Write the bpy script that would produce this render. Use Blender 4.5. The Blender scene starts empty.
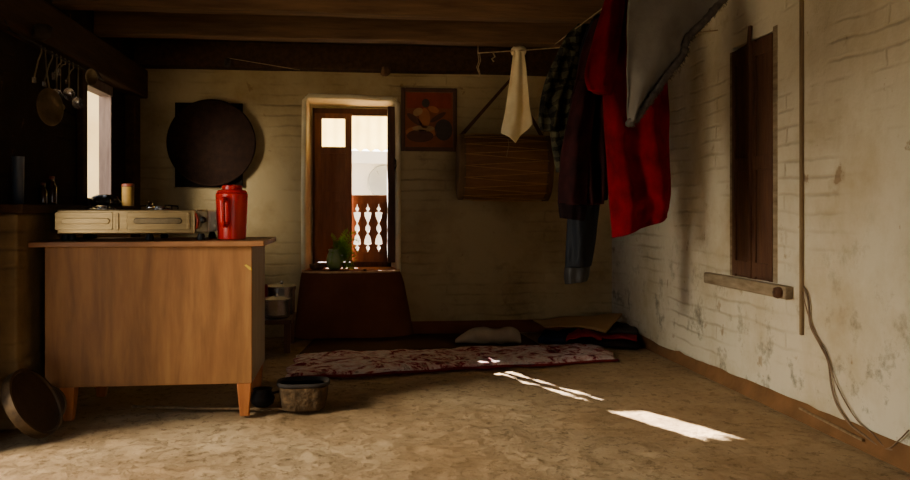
import bpy, bmesh, math, random
from mathutils import Vector, Matrix, noise
random.seed(7)
C = bpy.context.scene.collection
PI = math.pi
V = Vector
# ------------------------------------------------------------------ measured camera
F, H, HZ = 850.0, 0.92, 210.0
A = math.atan(103 / F)
SA, CA = math.sin(A), math.cos(A)
RV, FV, ZV = V((CA, -SA, 0)), V((SA, CA, 0)), V((0, 0, 1))
XL, XR, YB, YF, ZC = -1.52, 1.98, 6.33, -1.4, 2.12

def ray(px, py):
    return FV + RV * ((px - 455) / F) + ZV * ((HZ - py) / F)
def at(px, py, d):
    return ray(px, py) * d + V((0, 0, H))
def on_y(px, py, Y):
    r = ray(px, py); return at(px, py, Y / r.y)
def on_x(px, py, X):
    r = ray(px, py); return at(px, py, X / r.x)
def on_z(px, py, z):
    r = ray(px, py); return at(px, py, (z - H) / r.z)

# ------------------------------------------------------------------ mesh builder
W = {}
class MB:
    def __init__(s): s.bm = bmesh.new(); s.mi = 0
    def face(s, pts, flip=False):
        vs = [s.bm.verts.new(p) for p in pts]
        if flip: vs.reverse()
        f = s.bm.faces.new(vs); f.material_index = s.mi; return f
    def box(s, lo, hi, M=None):
        x0, y0, z0 = lo; x1, y1, z1 = hi
        p = [V(q) for q in ((x0,y0,z0),(x1,y0,z0),(x1,y1,z0),(x0,y1,z0),(x0,y0,z1),(x1,y0,z1),(x1,y1,z1),(x0,y1,z1))]
        if M is not None: p = [M @ q for q in p]
        v = [s.bm.verts.new(q) for q in p]
        for i in ((0,3,2,1),(4,5,6,7),(0,1,5,4),(1,2,6,5),(2,3,7,6),(3,0,4,7)):
            s.bm.faces.new([v[k] for k in i]).material_index = s.mi
        return s
    def hexa(s, p):   # 8 points bottom ring then top ring
        v = [s.bm.verts.new(V(q)) for q in p]
        for i in ((0,3,2,1),(4,5,6,7),(0,1,5,4),(1,2,6,5),(2,3,7,6),(3,0,4,7)):
            s.bm.faces.new([v[k] for k in i]).material_index = s.mi
        return s
    def prism(s, pts, d):
        d = V(d); n = len(pts)
        a = [s.bm.verts.new(V(p)) for p in pts]; b = [s.bm.verts.new(V(p) + d) for p in pts]
        s.bm.faces.new(a).material_index = s.mi
        s.bm.faces.new(b[::-1]).material_index = s.mi
        for i in range(n):
            j = (i + 1) % n
            s.bm.faces.new((a[i], b[i], b[j], a[j])).material_index = s.mi
        return s
    def rings(s, rings, cap0=True, cap1=True, closed=False):
        R = [[s.bm.verts.new(p) for p in r] for r in rings]
        n = len(R[0])
        m = len(R)
        for k in range(m if closed else m - 1):
            a, b = R[k], R[(k + 1) % m]
            for i in range(n):
                j = (i + 1) % n
                s.bm.faces.new((a[i], a[j], b[j], b[i])).material_index = s.mi
        if not closed:
            if cap0: s.bm.faces.new(R[0][::-1]).material_index = s.mi
            if cap1: s.bm.faces.new(R[-1]).material_index = s.mi
        return s
    def tube(s, path, r, n=8, closed=False):
        path = [V(p) for p in path]; m = len(path); rs = r if isinstance(r, (list, tuple)) else [r] * m
        out = []; prev = None
        for i, p in enumerate(path):
            if closed: t = path[(i + 1) % m] - path[i - 1]
            else: t = path[min(i + 1, m - 1)] - path[max(i - 1, 0)]
            t.normalize()
            if prev is None:
                prev = t.orthogonal().normalized()
            u = (prev - t * prev.dot(t))
            u = u.normalized() if u.length > 1e-6 else t.orthogonal().normalized()
            w = t.cross(u); prev = u
            out.append([p + (u * math.cos(2*PI*k/n) + w * math.sin(2*PI*k/n)) * rs[i] for k in range(n)])
        return s.rings(out, closed=closed)
    def lathe(s, prof, M=None, n=32, sq=2.0, sx=1.0, sy=1.0, wob=0):
        out = []
        for (r, z) in prof:
            ring = []
            for k in range(n):
                a = 2*PI*k/n; c, q = math.cos(a), math.sin(a)
                x = math.copysign(abs(c) ** (2/sq), c) * r * sx; y = math.copysign(abs(q) ** (2/sq), q) * r * sy
                p = V((x, y, z))
                if wob: p += V((c, q, 0)) * wob * noise.noise(V((c*2, q*2, z*14)))
                ring.append(M @ p if M is not None else p)
            out.append(ring)
        return s.rings(out)
    def grid(s, f, nu, nv):
        vs = [[s.bm.verts.new(f(i / nu, j / nv)) for i in range(nu + 1)] for j in range(nv + 1)]
        for j in range(nv):
            for i in range(nu):
                s.bm.faces.new((vs[j][i], vs[j][i+1], vs[j+1][i+1], vs[j+1][i])).material_index = s.mi
        return s
    def build(s, name, mats, parent=None, smooth=False, bevel=0, solid=0, sub=0, bseg=2, auto=None):
        bm = s.bm
        bmesh.ops.recalc_face_normals(bm, faces=bm.faces)
        xs = [v.co for v in bm.verts]
        lo = V((min(p.x for p in xs), min(p.y for p in xs), min(p.z for p in xs)))
        hi = V((max(p.x for p in xs), max(p.y for p in xs), max(p.z for p in xs)))
        O = V(((lo.x + hi.x) / 2, (lo.y + hi.y) / 2, lo.z))
        bmesh.ops.translate(bm, verts=bm.verts, vec=-O)
        me = bpy.data.meshes.new(name); bm.to_mesh(me); bm.free()
        for m in (mats if isinstance(mats, (list, tuple)) else [mats]): me.materials.append(m)
        if smooth:
            for p in me.polygons: p.use_smooth = True
        if auto:
            try: me.set_sharp_from_angle(angle=math.radians(auto))
            except Exception: pass
        o = bpy.data.objects.new(name, me); C.objects.link(o)
        if parent is not None:
            o.parent = parent; o.location = O - W[parent.name]
        else: o.location = O
        W[o.name] = O
        if bevel:
            b = o.modifiers.new('bevel', 'BEVEL'); b.width = bevel; b.segments = bseg; b.limit_method = 'ANGLE'
        if solid:
            b = o.modifiers.new('solid', 'SOLIDIFY'); b.thickness = solid; b.offset = 0
        if sub:
            b = o.modifiers.new('sub', 'SUBSURF'); b.levels = sub; b.render_levels = sub
        return o

def tag(o, label, cat, group=None):
    o['label'] = label; o['category'] = cat
    if group: o['group'] = group
    return o
def thing(name, loc, label, cat, group=None):
    o = bpy.data.objects.new(name, None); C.objects.link(o); o.location = loc; o.empty_display_size = .05
    W[o.name] = V(loc)
    return tag(o, label, cat, group)
def struct(o, label=None):
    o['kind'] = 'structure'
    if label: o['label'] = label
    return o
def dup(root, loc, label=None):
    r = root.copy(); C.objects.link(r); r.location = loc; W[r.name] = V(loc)
    if label: r['label'] = label
    for ch in list(root.children):
        c = ch.copy(); C.objects.link(c); c.parent = r
        for g in list(ch.children):
            d = g.copy(); C.objects.link(d); d.parent = c
    return r
def frame_from(n, origin, up=V((0, 0, 1))):
    z = V(n).normalized(); x = up.cross(z)
    x = x.normalized() if x.length > 1e-4 else V((1, 0, 0)); y = z.cross(x)
    M = Matrix((x, y, z)).transposed().to_4x4(); M.translation = origin
    return M
def interp(rows, t):
    n = len(rows) - 1; f = t * n; i = min(int(f), n - 1); u = f - i
    P0, P1, P2, P3 = rows[max(i-1, 0)], rows[i], rows[i+1], rows[min(i+2, n)]
    return [0.5*((2*b) + (c-a)*u + (2*a-5*b+4*c-d)*u*u + (3*b-a-3*c+d)*u**3) for a, b, c, d in zip(P0, P1, P2, P3)]

# ------------------------------------------------------------------ materials
def srgb(c):
    return tuple(((x/255)/12.92 if x/255 <= .04045 else ((x/255+.055)/1.055)**2.4) for x in c) + (1,)
class NT:
    def __init__(s, name):
        s.m = bpy.data.materials.new(name); s.m.use_nodes = True
        s.t = s.m.node_tree; s.b = s.t.nodes['Principled BSDF']
    def n(s, typ, **kw):
        o = s.t.nodes.new(typ)
        for k, v in kw.items(): setattr(o, k, v)
        return o
    def l(s, a, b): s.t.links.new(a, b)
    def noise(s, vec, scale, detail=4, rough=.55, dist=0):
        o = s.n('ShaderNodeTexNoise'); o.inputs['Scale'].default_value = scale; o.inputs['Detail'].default_value = detail
        o.inputs['Roughness'].default_value = rough; o.inputs['Distortion'].default_value = dist
        if vec: s.l(vec, o.inputs['Vector'])
        return o.outputs['Fac']
    def ramp(s, fac, stops):
        o = s.n('ShaderNodeValToRGB'); e = o.color_ramp.elements
        e[0].position, e[0].color = stops[0]; e[1].position, e[1].color = stops[-1]
        for p, c in stops[1:-1]:
            x = e.new(p); x.color = c
        s.l(fac, o.inputs['Fac']); return o.outputs['Color']
    def mix(s, fac, a, b, mode='MIX'):
        o = s.n('ShaderNodeMix', data_type='RGBA', blend_type=mode)
        for i, x in ((0, fac), (6, a), (7, b)):
            if hasattr(x, 'links'): s.l(x, o.inputs[i])
            else: o.inputs[i].default_value = x
        return o.outputs[2]
    def math(s, op, a, b=0.0, c=0.0):
        o = s.n('ShaderNodeMath', operation=op)
        for i, x in enumerate((a, b, c)):
            if hasattr(x, 'links'): s.l(x, o.inputs[i])
            else: o.inputs[i].default_value = x
        return o.outputs[0]
    def bump(s, h, strength, dist=.02):
        o = s.n('ShaderNodeBump'); o.inputs['Strength'].default_value = strength; o.inputs['Distance'].default_value = dist
        s.l(h, o.inputs['Height']); s.l(o.outputs['Normal'], s.b.inputs['Normal'])
    def coords(s, stretch=(1, 1, 1)):
        c = s.n('ShaderNodeTexCoord'); m = s.n('ShaderNodeMapping'); m.inputs['Scale'].default_value = stretch
        s.l(c.outputs['Object'], m.inputs['Vector']); return m.outputs['Vector']
    def set(s, rough=.8, metal=0, spec=.3):
        s.b.inputs['Roughness'].default_value = rough; s.b.inputs['Metallic'].default_value = metal
        s.b.inputs['Specular IOR Level'].default_value = spec
def mk(name, c1, c2, scale=6, rough=.8, bump=.2, metal=0, stretch=(1,1,1), spec=.3, bscale=None, dist=.01, c3=None):
    t = NT(name); v = t.coords(stretch)
    f = t.noise(v, scale, 5)
    st = [(.3, srgb(c1)), (.7, srgb(c2))]
    if c3: st = [(.25, srgb(c1)), (.5, srgb(c2)), (.75, srgb(c3))]
    t.l(t.ramp(f, st), t.b.inputs['Base Color'])
    if bump: t.bump(t.noise(v, bscale or scale * 3, 4), bump, dist)
    t.set(rough, metal, spec); return t.m
def wall_mat(name, axes, cream, dark, joint, mould=0.0, strength=.5):
    t = NT(name); g = t.n('ShaderNodeNewGeometry'); sp = t.n('ShaderNodeSeparateXYZ'); t.l(g.outputs['Position'], sp.inputs[0])
    co = t.n('ShaderNodeCombineXYZ'); t.l(sp.outputs[axes[0]], co.inputs[0]); t.l(sp.outputs[axes[1]], co.inputs[1])
    dn = t.n('ShaderNodeTexNoise'); dn.inputs['Scale'].default_value = 3.5; dn.inputs['Detail'].default_value = 3
    t.l(g.outputs['Position'], dn.inputs['Vector'])
    vm = t.n('ShaderNodeVectorMath', operation='MULTIPLY_ADD'); t.l(dn.outputs['Color'], vm.inputs[0])
    vm.inputs[1].default_value = (.10, .05, 0); t.l(co.outputs[0], vm.inputs[2])
    br = t.n('ShaderNodeTexBrick'); t.l(vm.outputs[0], br.inputs['Vector'])
    br.inputs['Scale'].default_value = 1; br.inputs['Brick Width'].default_value = 1.5; br.inputs['Row Height'].default_value = .078
    br.inputs['Mortar Size'].default_value = .013; br.inputs['Mortar Smooth'].default_value = 1.0
    pos = g.outputs['Position']
    vis = t.ramp(t.noise(pos, 2.2, 3), [(.46, (0,0,0,1)), (.66, (1,1,1,1))])
    mort = t.math('MULTIPLY', br.outputs['Fac'], vis)
    base = t.ramp(t.noise(pos, 1.6, 6, .65), [(.32, srgb(dark)), (.55, srgb(cream))])
    base = t.mix(t.math('MULTIPLY', mort, .34), base, srgb(joint))
    stain = t.ramp(t.noise(pos, 4.5, 7, .7), [(.60, (0,0,0,1)), (.72, (1,1,1,1))])
    base = t.mix(t.math('MULTIPLY', stain, .45), base, srgb(joint))
    fl = t.ramp(t.noise(pos, 9, 5, .6), [(.66, (0,0,0,1)), (.70, (1,1,1,1))])
    base = t.mix(t.math('MULTIPLY', fl, .5), base, srgb((120, 88, 54)))
    if mould:
        zz = t.n('ShaderNodeMapRange'); t.l(sp.outputs[2], zz.inputs[0])
        zz.inputs[1].default_value = .15; zz.inputs[2].default_value = 1.0; zz.inputs[3].default_value = 1; zz.inputs[4].default_value = 0
        mm = t.ramp(t.noise(pos, 5.0, 8, .75), [(.54, (0,0,0,1)), (.66, (1,1,1,1))])
        base = t.mix(t.math('MULTIPLY', t.math('MULTIPLY', mm, zz.outputs[0]), mould), base, srgb((58, 56, 50)))
    t.l(base, t.b.inputs['Base Color'])
    h = t.math('MULTIPLY_ADD', mort, -.8, t.math('MULTIPLY', t.noise(pos, 14, 6, .6), .7))
    h = t.math('MULTIPLY_ADD', t.noise(pos, 3, 3), 1.2, h)
    t.bump(h, strength, .018); t.set(.95, 0, .1); return t.m

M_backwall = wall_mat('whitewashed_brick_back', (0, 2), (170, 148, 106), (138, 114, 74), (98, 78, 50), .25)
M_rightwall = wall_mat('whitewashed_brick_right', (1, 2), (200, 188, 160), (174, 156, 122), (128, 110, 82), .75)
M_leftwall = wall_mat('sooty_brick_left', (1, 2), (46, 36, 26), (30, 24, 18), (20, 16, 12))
M_ledge = wall_mat('plastered_brick_ledge', (0, 2), (136, 112, 76), (100, 80, 52), (64, 48, 30))
M_front = mk('plaster_front', (150, 128, 92), (130, 108, 76), 3)
def floor_mat():
    t = NT('mud_floor'); g = t.n('ShaderNodeNewGeometry'); p = g.outputs['Position']
    c = t.ramp(t.noise(p, 1.4, 8, .62, .4), [(.3, srgb((134, 110, 80))), (.5, srgb((160, 134, 100))), (.7, srgb((180, 156, 120)))])
    vm = t.n('ShaderNodeVectorMath', operation='MULTIPLY'); vm.inputs[1].default_value = (1.5, 1.3, 1); t.l(p, vm.inputs[0])
    d = t.ramp(t.noise(vm.outputs[0], 7, 10, .74, .3), [(.50, (0,0,0,1)), (.60, (1,1,1,1))])
    c = t.mix(t.math('MULTIPLY', d, .32), c, srgb((92, 70, 46)))
    d2 = t.ramp(t.noise(vm.outputs[0], 15, 9, .75, .3), [(.545, (0,0,0,1)), (.60, (1,1,1,1))])
    c = t.mix(t.math('MULTIPLY', d2, .6), c, srgb((64, 48, 32)))
    e = t.ramp(t.noise(p, 45, 3, .6), [(.3, (0,0,0,1)), (.7, (1,1,1,1))])
    c = t.mix(t.math('MULTIPLY', e, .15), c, srgb((210, 180, 130)))
    big = t.ramp(t.noise(p, .9, 4, .5), [(.42, (0,0,0,1)), (.58, (1,1,1,1))])
    c = t.mix(t.math('MULTIPLY', big, .35), c, srgb((150, 112, 68)))
    t.l(c, t.b.inputs['Base Color'])
    h = t.math('MULTIPLY_ADD', t.noise(p, 5, 9, .72, .3), 1.6, t.math('MULTIPLY', t.noise(p, 30, 5, .6), .25))
    h = t.math('MULTIPLY_ADD', d, -.35, t.math('MULTIPLY_ADD', t.noise(p, 2.2, 3), 2.0, h))
    t.bump(h, .8, .02); t.set(.95, 0, .08); return t.m
M_floor = floor_mat()
M_ochre = mk('ochre_mud_band', (94, 66, 40), (122, 86, 52), 5, .95, .8, spec=.1)
M_redmud = mk('red_mud_plaster', (98, 54, 34), (118, 68, 44), 4, .95, .5, spec=.1)
M_ceil = mk('dark_ceiling_boards', (56, 38, 24), (78, 54, 32), 5, .9, .4, stretch=(.6, 6, 1))
M_beam = mk('smoked_timber', (84, 60, 40), (118, 88, 58), 6, .8, .5, stretch=(.5, 5, 5), spec=.2)
M_beamdark = mk('sooty_timber', (50, 34, 21), (74, 50, 30), 6, .85, .4, stretch=(5, .5, 5), spec=.15)
M_darkwood = mk('dark_brown_wood', (72, 46, 30), (92, 60, 38), 8, .7, .4, stretch=(5, 5, .6), spec=.25)
M_redwood = mk('red_brown_wood', (104, 64, 38), (132, 86, 52), 8, .6, .3, stretch=(5, 5, .6), spec=.3)
M_greywood = mk('weathered_whitewashed_wood', (150, 132, 104), (112, 94, 70), 10, .9, .5, stretch=(4, .8, 4), spec=.1)
M_battenwood = mk('pale_batten_wood', (136, 112, 80), (104, 82, 56), 10, .9, .4, stretch=(4, 4, .6), spec=.1)
def ply():
    t = NT('plywood_veneer'); v = t.coords((4, 4, .5)); v2 = t.coords((1, 1, 1))
    c = t.ramp(t.noise(v, 5, 6, .6, .3), [(.3, srgb((112, 72, 32))), (.55, srgb((138, 93, 45))), (.75, srgb((154, 108, 56)))])
    d = t.ramp(t.noise(t.coords((2.2, 2.2, 1.6)), 3, 4), [(.4, (0,0,0,1)), (.7, (1,1,1,1))])
    c = t.mix(t.math('MULTIPLY', d, .3), c, srgb((120, 72, 32)))
    t.l(c, t.b.inputs['Base Color']); t.bump(t.noise(v, 26, 4), .12, .005); t.set(.55, 0, .35); return t
_p = ply(); M_ply = _p.m
M_top = mk('worn_table_top', (112, 70, 34), (150, 100, 54), 6, .5, .2, stretch=(.6, 5, 5), spec=.4)
M_legwood = mk('orange_leg_wood', (140, 78, 34), (172, 104, 50), 8, .5, .2, stretch=(5, 5, .6), spec=.35)
M_side = mk('window_lit_side_panel', (140, 124, 108), (166, 148, 130), 6, .6, .2, stretch=(5, 5, .6))  # colour lightened to stand in for light reflected from the window
M_steel = mk('stainless_steel', (190, 164, 116), (158, 134, 90), 14, .32, .05, .9, stretch=(.5, 4, 4))
M_alu = mk('dull_aluminium', (206, 200, 190), (170, 164, 154), 10, .26, .06, .85)
M_oldmetal = mk('tarnished_metal', (150, 132, 100), (104, 90, 66), 16, .38, .1, .85)
M_iron = mk('blackened_iron', (26, 22, 18), (40, 33, 26), 20, .6, .3, .3)
M_rubber = mk('black_plastic', (22, 20, 18), (30, 27, 24), 10, .55, 0)
M_redplastic = mk('glossy_red_plastic', (200, 26, 18), (186, 20, 14), 6, .28, 0, spec=.5)
M_redmug = mk('dull_red_plastic', (130, 24, 18), (110, 18, 14), 6, .4, 0)
M_redtube = mk('red_rubber_hose', (140, 44, 26), (116, 34, 20), 6, .5, 0)
M_tray = mk('woven_bamboo_dark', (30, 18, 12), (44, 27, 17), 22, .85, .5, spec=.1)
M_niche = mk('niche_dark', (16, 12, 9), (24, 17, 12), 9, .9, .3, spec=.1)  # near-black paint for the dark inside of a niche
M_drum = mk('drum_wood', (104, 68, 36), (132, 90, 50), 7, .7, .4, stretch=(.6, 5, 5), spec=.2)
M_hide = mk('drum_hide', (120, 92, 58), (90, 66, 38), 9, .8, .2)
M_cord = mk('tan_cord', (176, 134, 76), (150, 108, 58), 30, .9, .3)
M_string = mk('pale_string', (170, 146, 108), (140, 116, 80), 40, .95, 0)
M_cable = mk('brown_cable', (120, 96, 70), (92, 70, 48), 20, .7, 0)
M_whitecloth = mk('cream_cotton', (240, 222, 176), (226, 202, 152), 10, .95, .2, spec=.1, bscale=120, dist=.002)
M_red = mk('red_knit_wool', (112, 5, 18), (74, 4, 12), 9, .95, .4, spec=.05, bscale=160, dist=.003)
M_grey = mk('grey_wool_shawl', (112, 104, 92), (92, 84, 74), 9, .95, .4, spec=.05, bscale=120, dist=.003)
M_fray = mk('dark_frayed_edge', (52, 46, 42), (84, 76, 68), 40, .95, .4, spec=.05)
M_maroon = mk('maroon_black_fleece', (22, 15, 16), (60, 28, 28), 7, .95, .4, spec=.05, bscale=110, dist=.003)
M_maroonband = mk('dark_rib_knit', (18, 12, 13), (30, 18, 18), 20, .95, .3, spec=.05)
M_leather = mk('blue_black_leather', (12, 13, 17), (20, 23, 30), 10, .62, .3, spec=.16)
def plaid():
    t = NT('olive_dark_plaid'); c = t.coords((1, 1, 1)); s = t.n('ShaderNodeSeparateXYZ'); t.l(c, s.inputs[0])
    wv = t.math('MULTIPLY', t.noise(c, 6, 3), .12)
    a = t.math('LESS_THAN', t.math('FRACT', t.math('MULTIPLY', t.math('ADD', s.outputs[0], wv), 18)), .4)
    b = t.math('LESS_THAN', t.math('FRACT', t.math('MULTIPLY', t.math('ADD', s.outputs[2], wv), 15)), .4)
    f = t.math('MULTIPLY_ADD', t.math('ADD', a, b), .16, t.math('MULTIPLY', t.noise(c, 9, 5), .8))
    k = t.ramp(f, [(.3, srgb((92, 88, 66))), (.55, srgb((46, 44, 38))), (.75, srgb((20, 20, 20)))])
    t.l(k, t.b.inputs['Base Color']); t.bump(t.noise(c, 90, 3), .3, .003); t.set(.95, 0, .05); return t.m
M_plaid = plaid()
def rugmat():
    t = NT('red_floral_rug'); c = t.coords((1, 1, 1))
    vo = t.n('ShaderNodeTexVoronoi'); vo.inputs['Scale'].default_value = 11; t.l(c, vo.inputs['Vector'])
    f = t.noise(c, 7, 6, .68, 1.6)
    k = t.ramp(f, [(.36, srgb((84, 22, 34))), (.44, srgb((140, 46, 58))), (.48, srgb((196, 158, 150))), (.63, srgb((214, 204, 198))), (.68, srgb((110, 30, 42)))])
    pl = t.ramp(t.noise(c, 24, 4, .6), [(.5, (0,0,0,1)), (.62, (1,1,1,1))])
    k = t.mix(t.math('MULTIPLY', pl, .5), k, srgb((150, 134, 118)))
    g = t.ramp(vo.outputs['Distance'], [(.08, (1,1,1,1)), (.2, (0,0,0,1))])
    k = t.mix(t.math('MULTIPLY', g, .7), k, srgb((70, 18, 34)))
    t.l(k, t.b.inputs['Base Color']); t.bump(t.noise(c, 40, 4), .5, .01); t.set(.95, 0, .05); return t.m
M_rug = rugmat()
M_rugedge = mk('rug_binding', (92, 20, 26), (120, 44, 36), 14, .95, .3, spec=.05)
def strawmat(name, c1, c2):
    t = NT(name); c = t.coords((1, 1, 1)); w = t.n('ShaderNodeTexWave'); w.inputs['Scale'].default_value = 22; w.inputs['Distortion'].default_value = 2
    w.bands_direction = 'Y'; t.l(c, w.inputs['Vector'])
    f = t.math('MULTIPLY_ADD', w.outputs['Fac'], .5, t.math('MULTIPLY', t.noise(c, 8, 5), .5))
    t.l(t.ramp(f, [(.2, srgb(c1)), (.8, srgb(c2))]), t.b.inputs['Base Color']); t.bump(w.outputs['Fac'], .4, .006); t.set(.9, 0, .1); return t.m
M_mat = strawmat('dark_straw', (58, 36, 22), (84, 54, 32))
M_matan = strawmat('tan_straw', (150, 114, 70), (184, 148, 96))
M_pillow = mk('pale_pillow_cotton', (180, 162, 134), (152, 134, 110), 8, .95, .3, spec=.05)
M_blkblanket = mk('black_blanket', (26, 20, 20), (40, 28, 26), 10, .95, .3, spec=.05)
M_redblanket = mk('red_blanket', (124, 24, 34), (144, 50, 54), 12, .95, .3, spec=.05)
M_bluecloth = mk('dark_blue_cloth', (24, 30, 46), (40, 46, 62), 10, .95, .3, spec=.05)
M_tub = mk('ribbed_clay_tub', (58, 45, 30), (100, 78, 52), 26, .9, .9, spec=.1, bscale=34, dist=.02)
M_tubrim = mk('black_tub_rim', (30, 24, 19), (46, 37, 29), 20, .8, .2)
M_pan = mk('dark_pan_face', (44, 32, 22), (60, 44, 30), 12, .6, .3, spec=.2)
M_panrim = mk('pan_rim_tin', (96, 76, 50), (50, 38, 26), 14, .5, .3, .5)
M_vase = mk('green_glazed_pot', (142, 158, 92), (112, 132, 74), 8, .35, .1, spec=.5)
M_leaf = mk('fern_leaf', (128, 168, 56), (84, 128, 40), 12, .6, 0)
M_basket = mk('small_wicker', (110, 78, 50), (70, 46, 28), 26, .9, .5)
M_housewall = mk('white_neighbour_wall', (222, 222, 224), (206, 206, 210), 2, .9, .1)
M_houseband = mk('pale_band', (236, 234, 230), (222, 220, 216), 2, .9, .1)
M_dish = mk('grey_dish', (150, 152, 156), (130, 132, 136), 3, .7, 0)
M_yard = mk('pale_yard', (180, 166, 140), (150, 136, 110), 2, .95, .2)
M_yelwall = mk('yellow_plaster_outside', (232, 212, 160), (214, 190, 134), 3, .9, .2)
M_glassbottle = mk('brown_bottle', (60, 34, 22), (44, 26, 16), 6, .2, 0, spec=.6)
M_cap = mk('brown_red_cap', (120, 56, 34), (100, 44, 26), 6, .4, 0)
M_tin = mk('yellow_tin', (150, 116, 54), (120, 90, 40), 8, .5, .1)
M_bluesteel = mk('blue_grey_enamel', (62, 74, 92), (46, 56, 70), 6, .3, 0, spec=.5)
M_rag = mk('dark_rag', (70, 58, 44), (50, 40, 30), 10, .95, .3)
M_frame = mk('picture_frame_wood', (70, 44, 26), (90, 58, 34), 9, .6, .2)
def flat(name, c): return mk(name, c, tuple(int(x*.85) for x in c), 14, .8, 0)
P_bg, P_or, P_dk, P_bl, P_cr, P_rd = (flat('paint_brick', (134, 72, 40)), flat('paint_orange', (172, 104, 56)), flat('paint_umber', (88, 54, 36)),
    flat('paint_slate', (72, 58, 46)), flat('paint_cream', (176, 134, 84)), flat('paint_red', (138, 56, 34)))
def translucent():
    t = NT('yellow_fibre_sheet'); c = t.coords(); k = t.ramp(t.noise(c, 5, 4), [(.3, srgb((140, 118, 62))), (.7, srgb((156, 136, 80)))])
    d = t.n('ShaderNodeBsdfDiffuse'); r = t.n('ShaderNodeBsdfTranslucent'); x = t.n('ShaderNodeMixShader'); x.inputs[0].default_value = .6
    t.l(k, d.inputs[0]); t.l(k, r.inputs[0]); t.l(d.outputs[0], x.inputs[1]); t.l(r.outputs[0], x.inputs[2])
    t.l(x.outputs[0], t.t.nodes['Material Output'].inputs['Surface']); t.t.nodes.remove(t.b); return t.m
M_fibre = translucent()
def leafmat():
    t = NT('backlit_fern_leaf'); c = t.coords(); k = t.ramp(t.noise(c, 14, 3), [(.3, srgb((92, 136, 40))), (.7, srgb((150, 184, 66)))])
    d = t.n('ShaderNodeBsdfDiffuse'); r = t.n('ShaderNodeBsdfTranslucent'); x = t.n('ShaderNodeMixShader'); x.inputs[0].default_value = .55
    t.l(k, d.inputs[0]); t.l(k, r.inputs[0]); t.l(d.outputs[0], x.inputs[1]); t.l(r.outputs[0], x.inputs[2])
    t.l(x.outputs[0], t.t.nodes['Material Output'].inputs['Surface']); t.t.nodes.remove(t.b); return t.m
M_leaf = leafmat()

# ------------------------------------------------------------------ room shell
def fl(u, v):
    x, y = XL - .1 + u * (XR - XL + .2), YF - .1 + v * (YB - YF + .2)
    n1 = noise.noise(V((x * 1.7, y * 1.7, 0))); n2 = noise.noise(V((x * 6, y * 7, 4))); n3 = noise.noise(V((x * 17, y * 19, 9))); n4 = noise.noise(V((x * 40, y * 44, 2)))
    patch = max(0, noise.noise(V((x * 1.1 + 3, y * 1.3, 7))) + .25)
    clod = -abs(n2) * .010 + max(0, n3 - .15) * .014 * (patch + .3) + n4 * .0022
    return V((x, y, min(0, .005 * n1 - .009 + clod)))
m = MB(); m.grid(fl, 250, 480); struct(m.build('floor', M_floor, smooth=True), 'uneven swept mud floor')
T = .3
# back wall: splayed window opening
wx0, wx1, wz0, wz1 = -.345, .335, .46, 1.755       # inner mouth
fx0, fx1, fz0, fz1 = -.30, .30, .50, 1.70          # at the frame plane
YW = YB + .26
m = MB(); Y2 = YB + T
m.box((XL - .1, YB, -.05), (wx0, Y2, ZC)); m.box((wx1, YB, -.05), (XR + .3, Y2, ZC))
m.box((wx0, YB, -.05), (wx1, Y2, wz0)); m.box((wx0, YB, wz1), (wx1, Y2, ZC))
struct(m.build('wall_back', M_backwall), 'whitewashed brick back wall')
m = MB()   # plastered splay of the window mouth
m.hexa([(wx0,YB-.004,wz0),(wx0,Y2,wz0),(fx0,Y2,wz0),(wx0+.004,YB-.004,wz0),(wx0,YB-.004,wz1),(wx0,Y2,wz1),(fx0,Y2,wz1),(wx0+.004,YB-.004,wz1)])
m.hexa([(wx1-.004,YB-.004,wz0),(fx1,Y2,wz0),(wx1,Y2,wz0),(wx1,YB-.004,wz0),(wx1-.004,YB-.004,wz1),(fx1,Y2,wz1),(wx1,Y2,wz1),(wx1,YB-.004,wz1)])
m.hexa([(wx0,YB-.004,wz1-.004),(wx0,Y2,fz1),(wx1,Y2,fz1),(wx1,YB-.004,wz1-.004),(wx0,YB-.004,wz1),(wx0,Y2,wz1),(wx1,Y2,wz1),(wx1,YB-.004,wz1)])
# rounded rim of plaster around the mouth
rim = [V((wx0-.006, YB, wz0 + .0)), V((wx0-.008, YB, 1.0)), V((wx0-.004, YB, 1.4)), V((wx0, YB, wz1-.03)), V((wx0+.03, YB, wz1+.004)), V((0, YB, wz1+.0)), V((wx1-.04, YB, wz1-.012)), V((wx1, YB, wz1-.05)), V((wx1+.006, YB, 1.4)), V((wx1+.004, YB, 1.0)), V((wx1+.008, YB, wz0))]
m.tube(rim, .02, 8)
struct(m.build('trim_1', mk('side_lit_limewash_reveal', (226, 212, 174), (200, 180, 136), 6, .95, .5, spec=.1), smooth=True, auto=50), 'plaster reveal around the back window, paled to look side-lit')  # limewash made paler to stand in for side light on the reveal
# right wall with shuttered recess
sy0, sy1 = on_x(733, 150, XR).y, on_x(774, 150, XR).y
sy0, sy1 = min(sy0, sy1), max(sy0, sy1)
sz0, sz1 = on_x(752, 279, XR).z, on_x(752, 40, XR).z
m = MB()
m.box((XR, YF - .1, -.05), (XR + .3, sy0, ZC)); m.box((XR, sy1, -.05), (XR + .3, YB + .02, ZC))
m.box((XR, sy0, -.05), (XR + .3, sy1, sz0)); m.box((XR, sy0, sz1), (XR + .3, sy1, ZC))
struct(m.build('wall_right', M_rightwall), 'whitewashed brick right wall')
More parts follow.
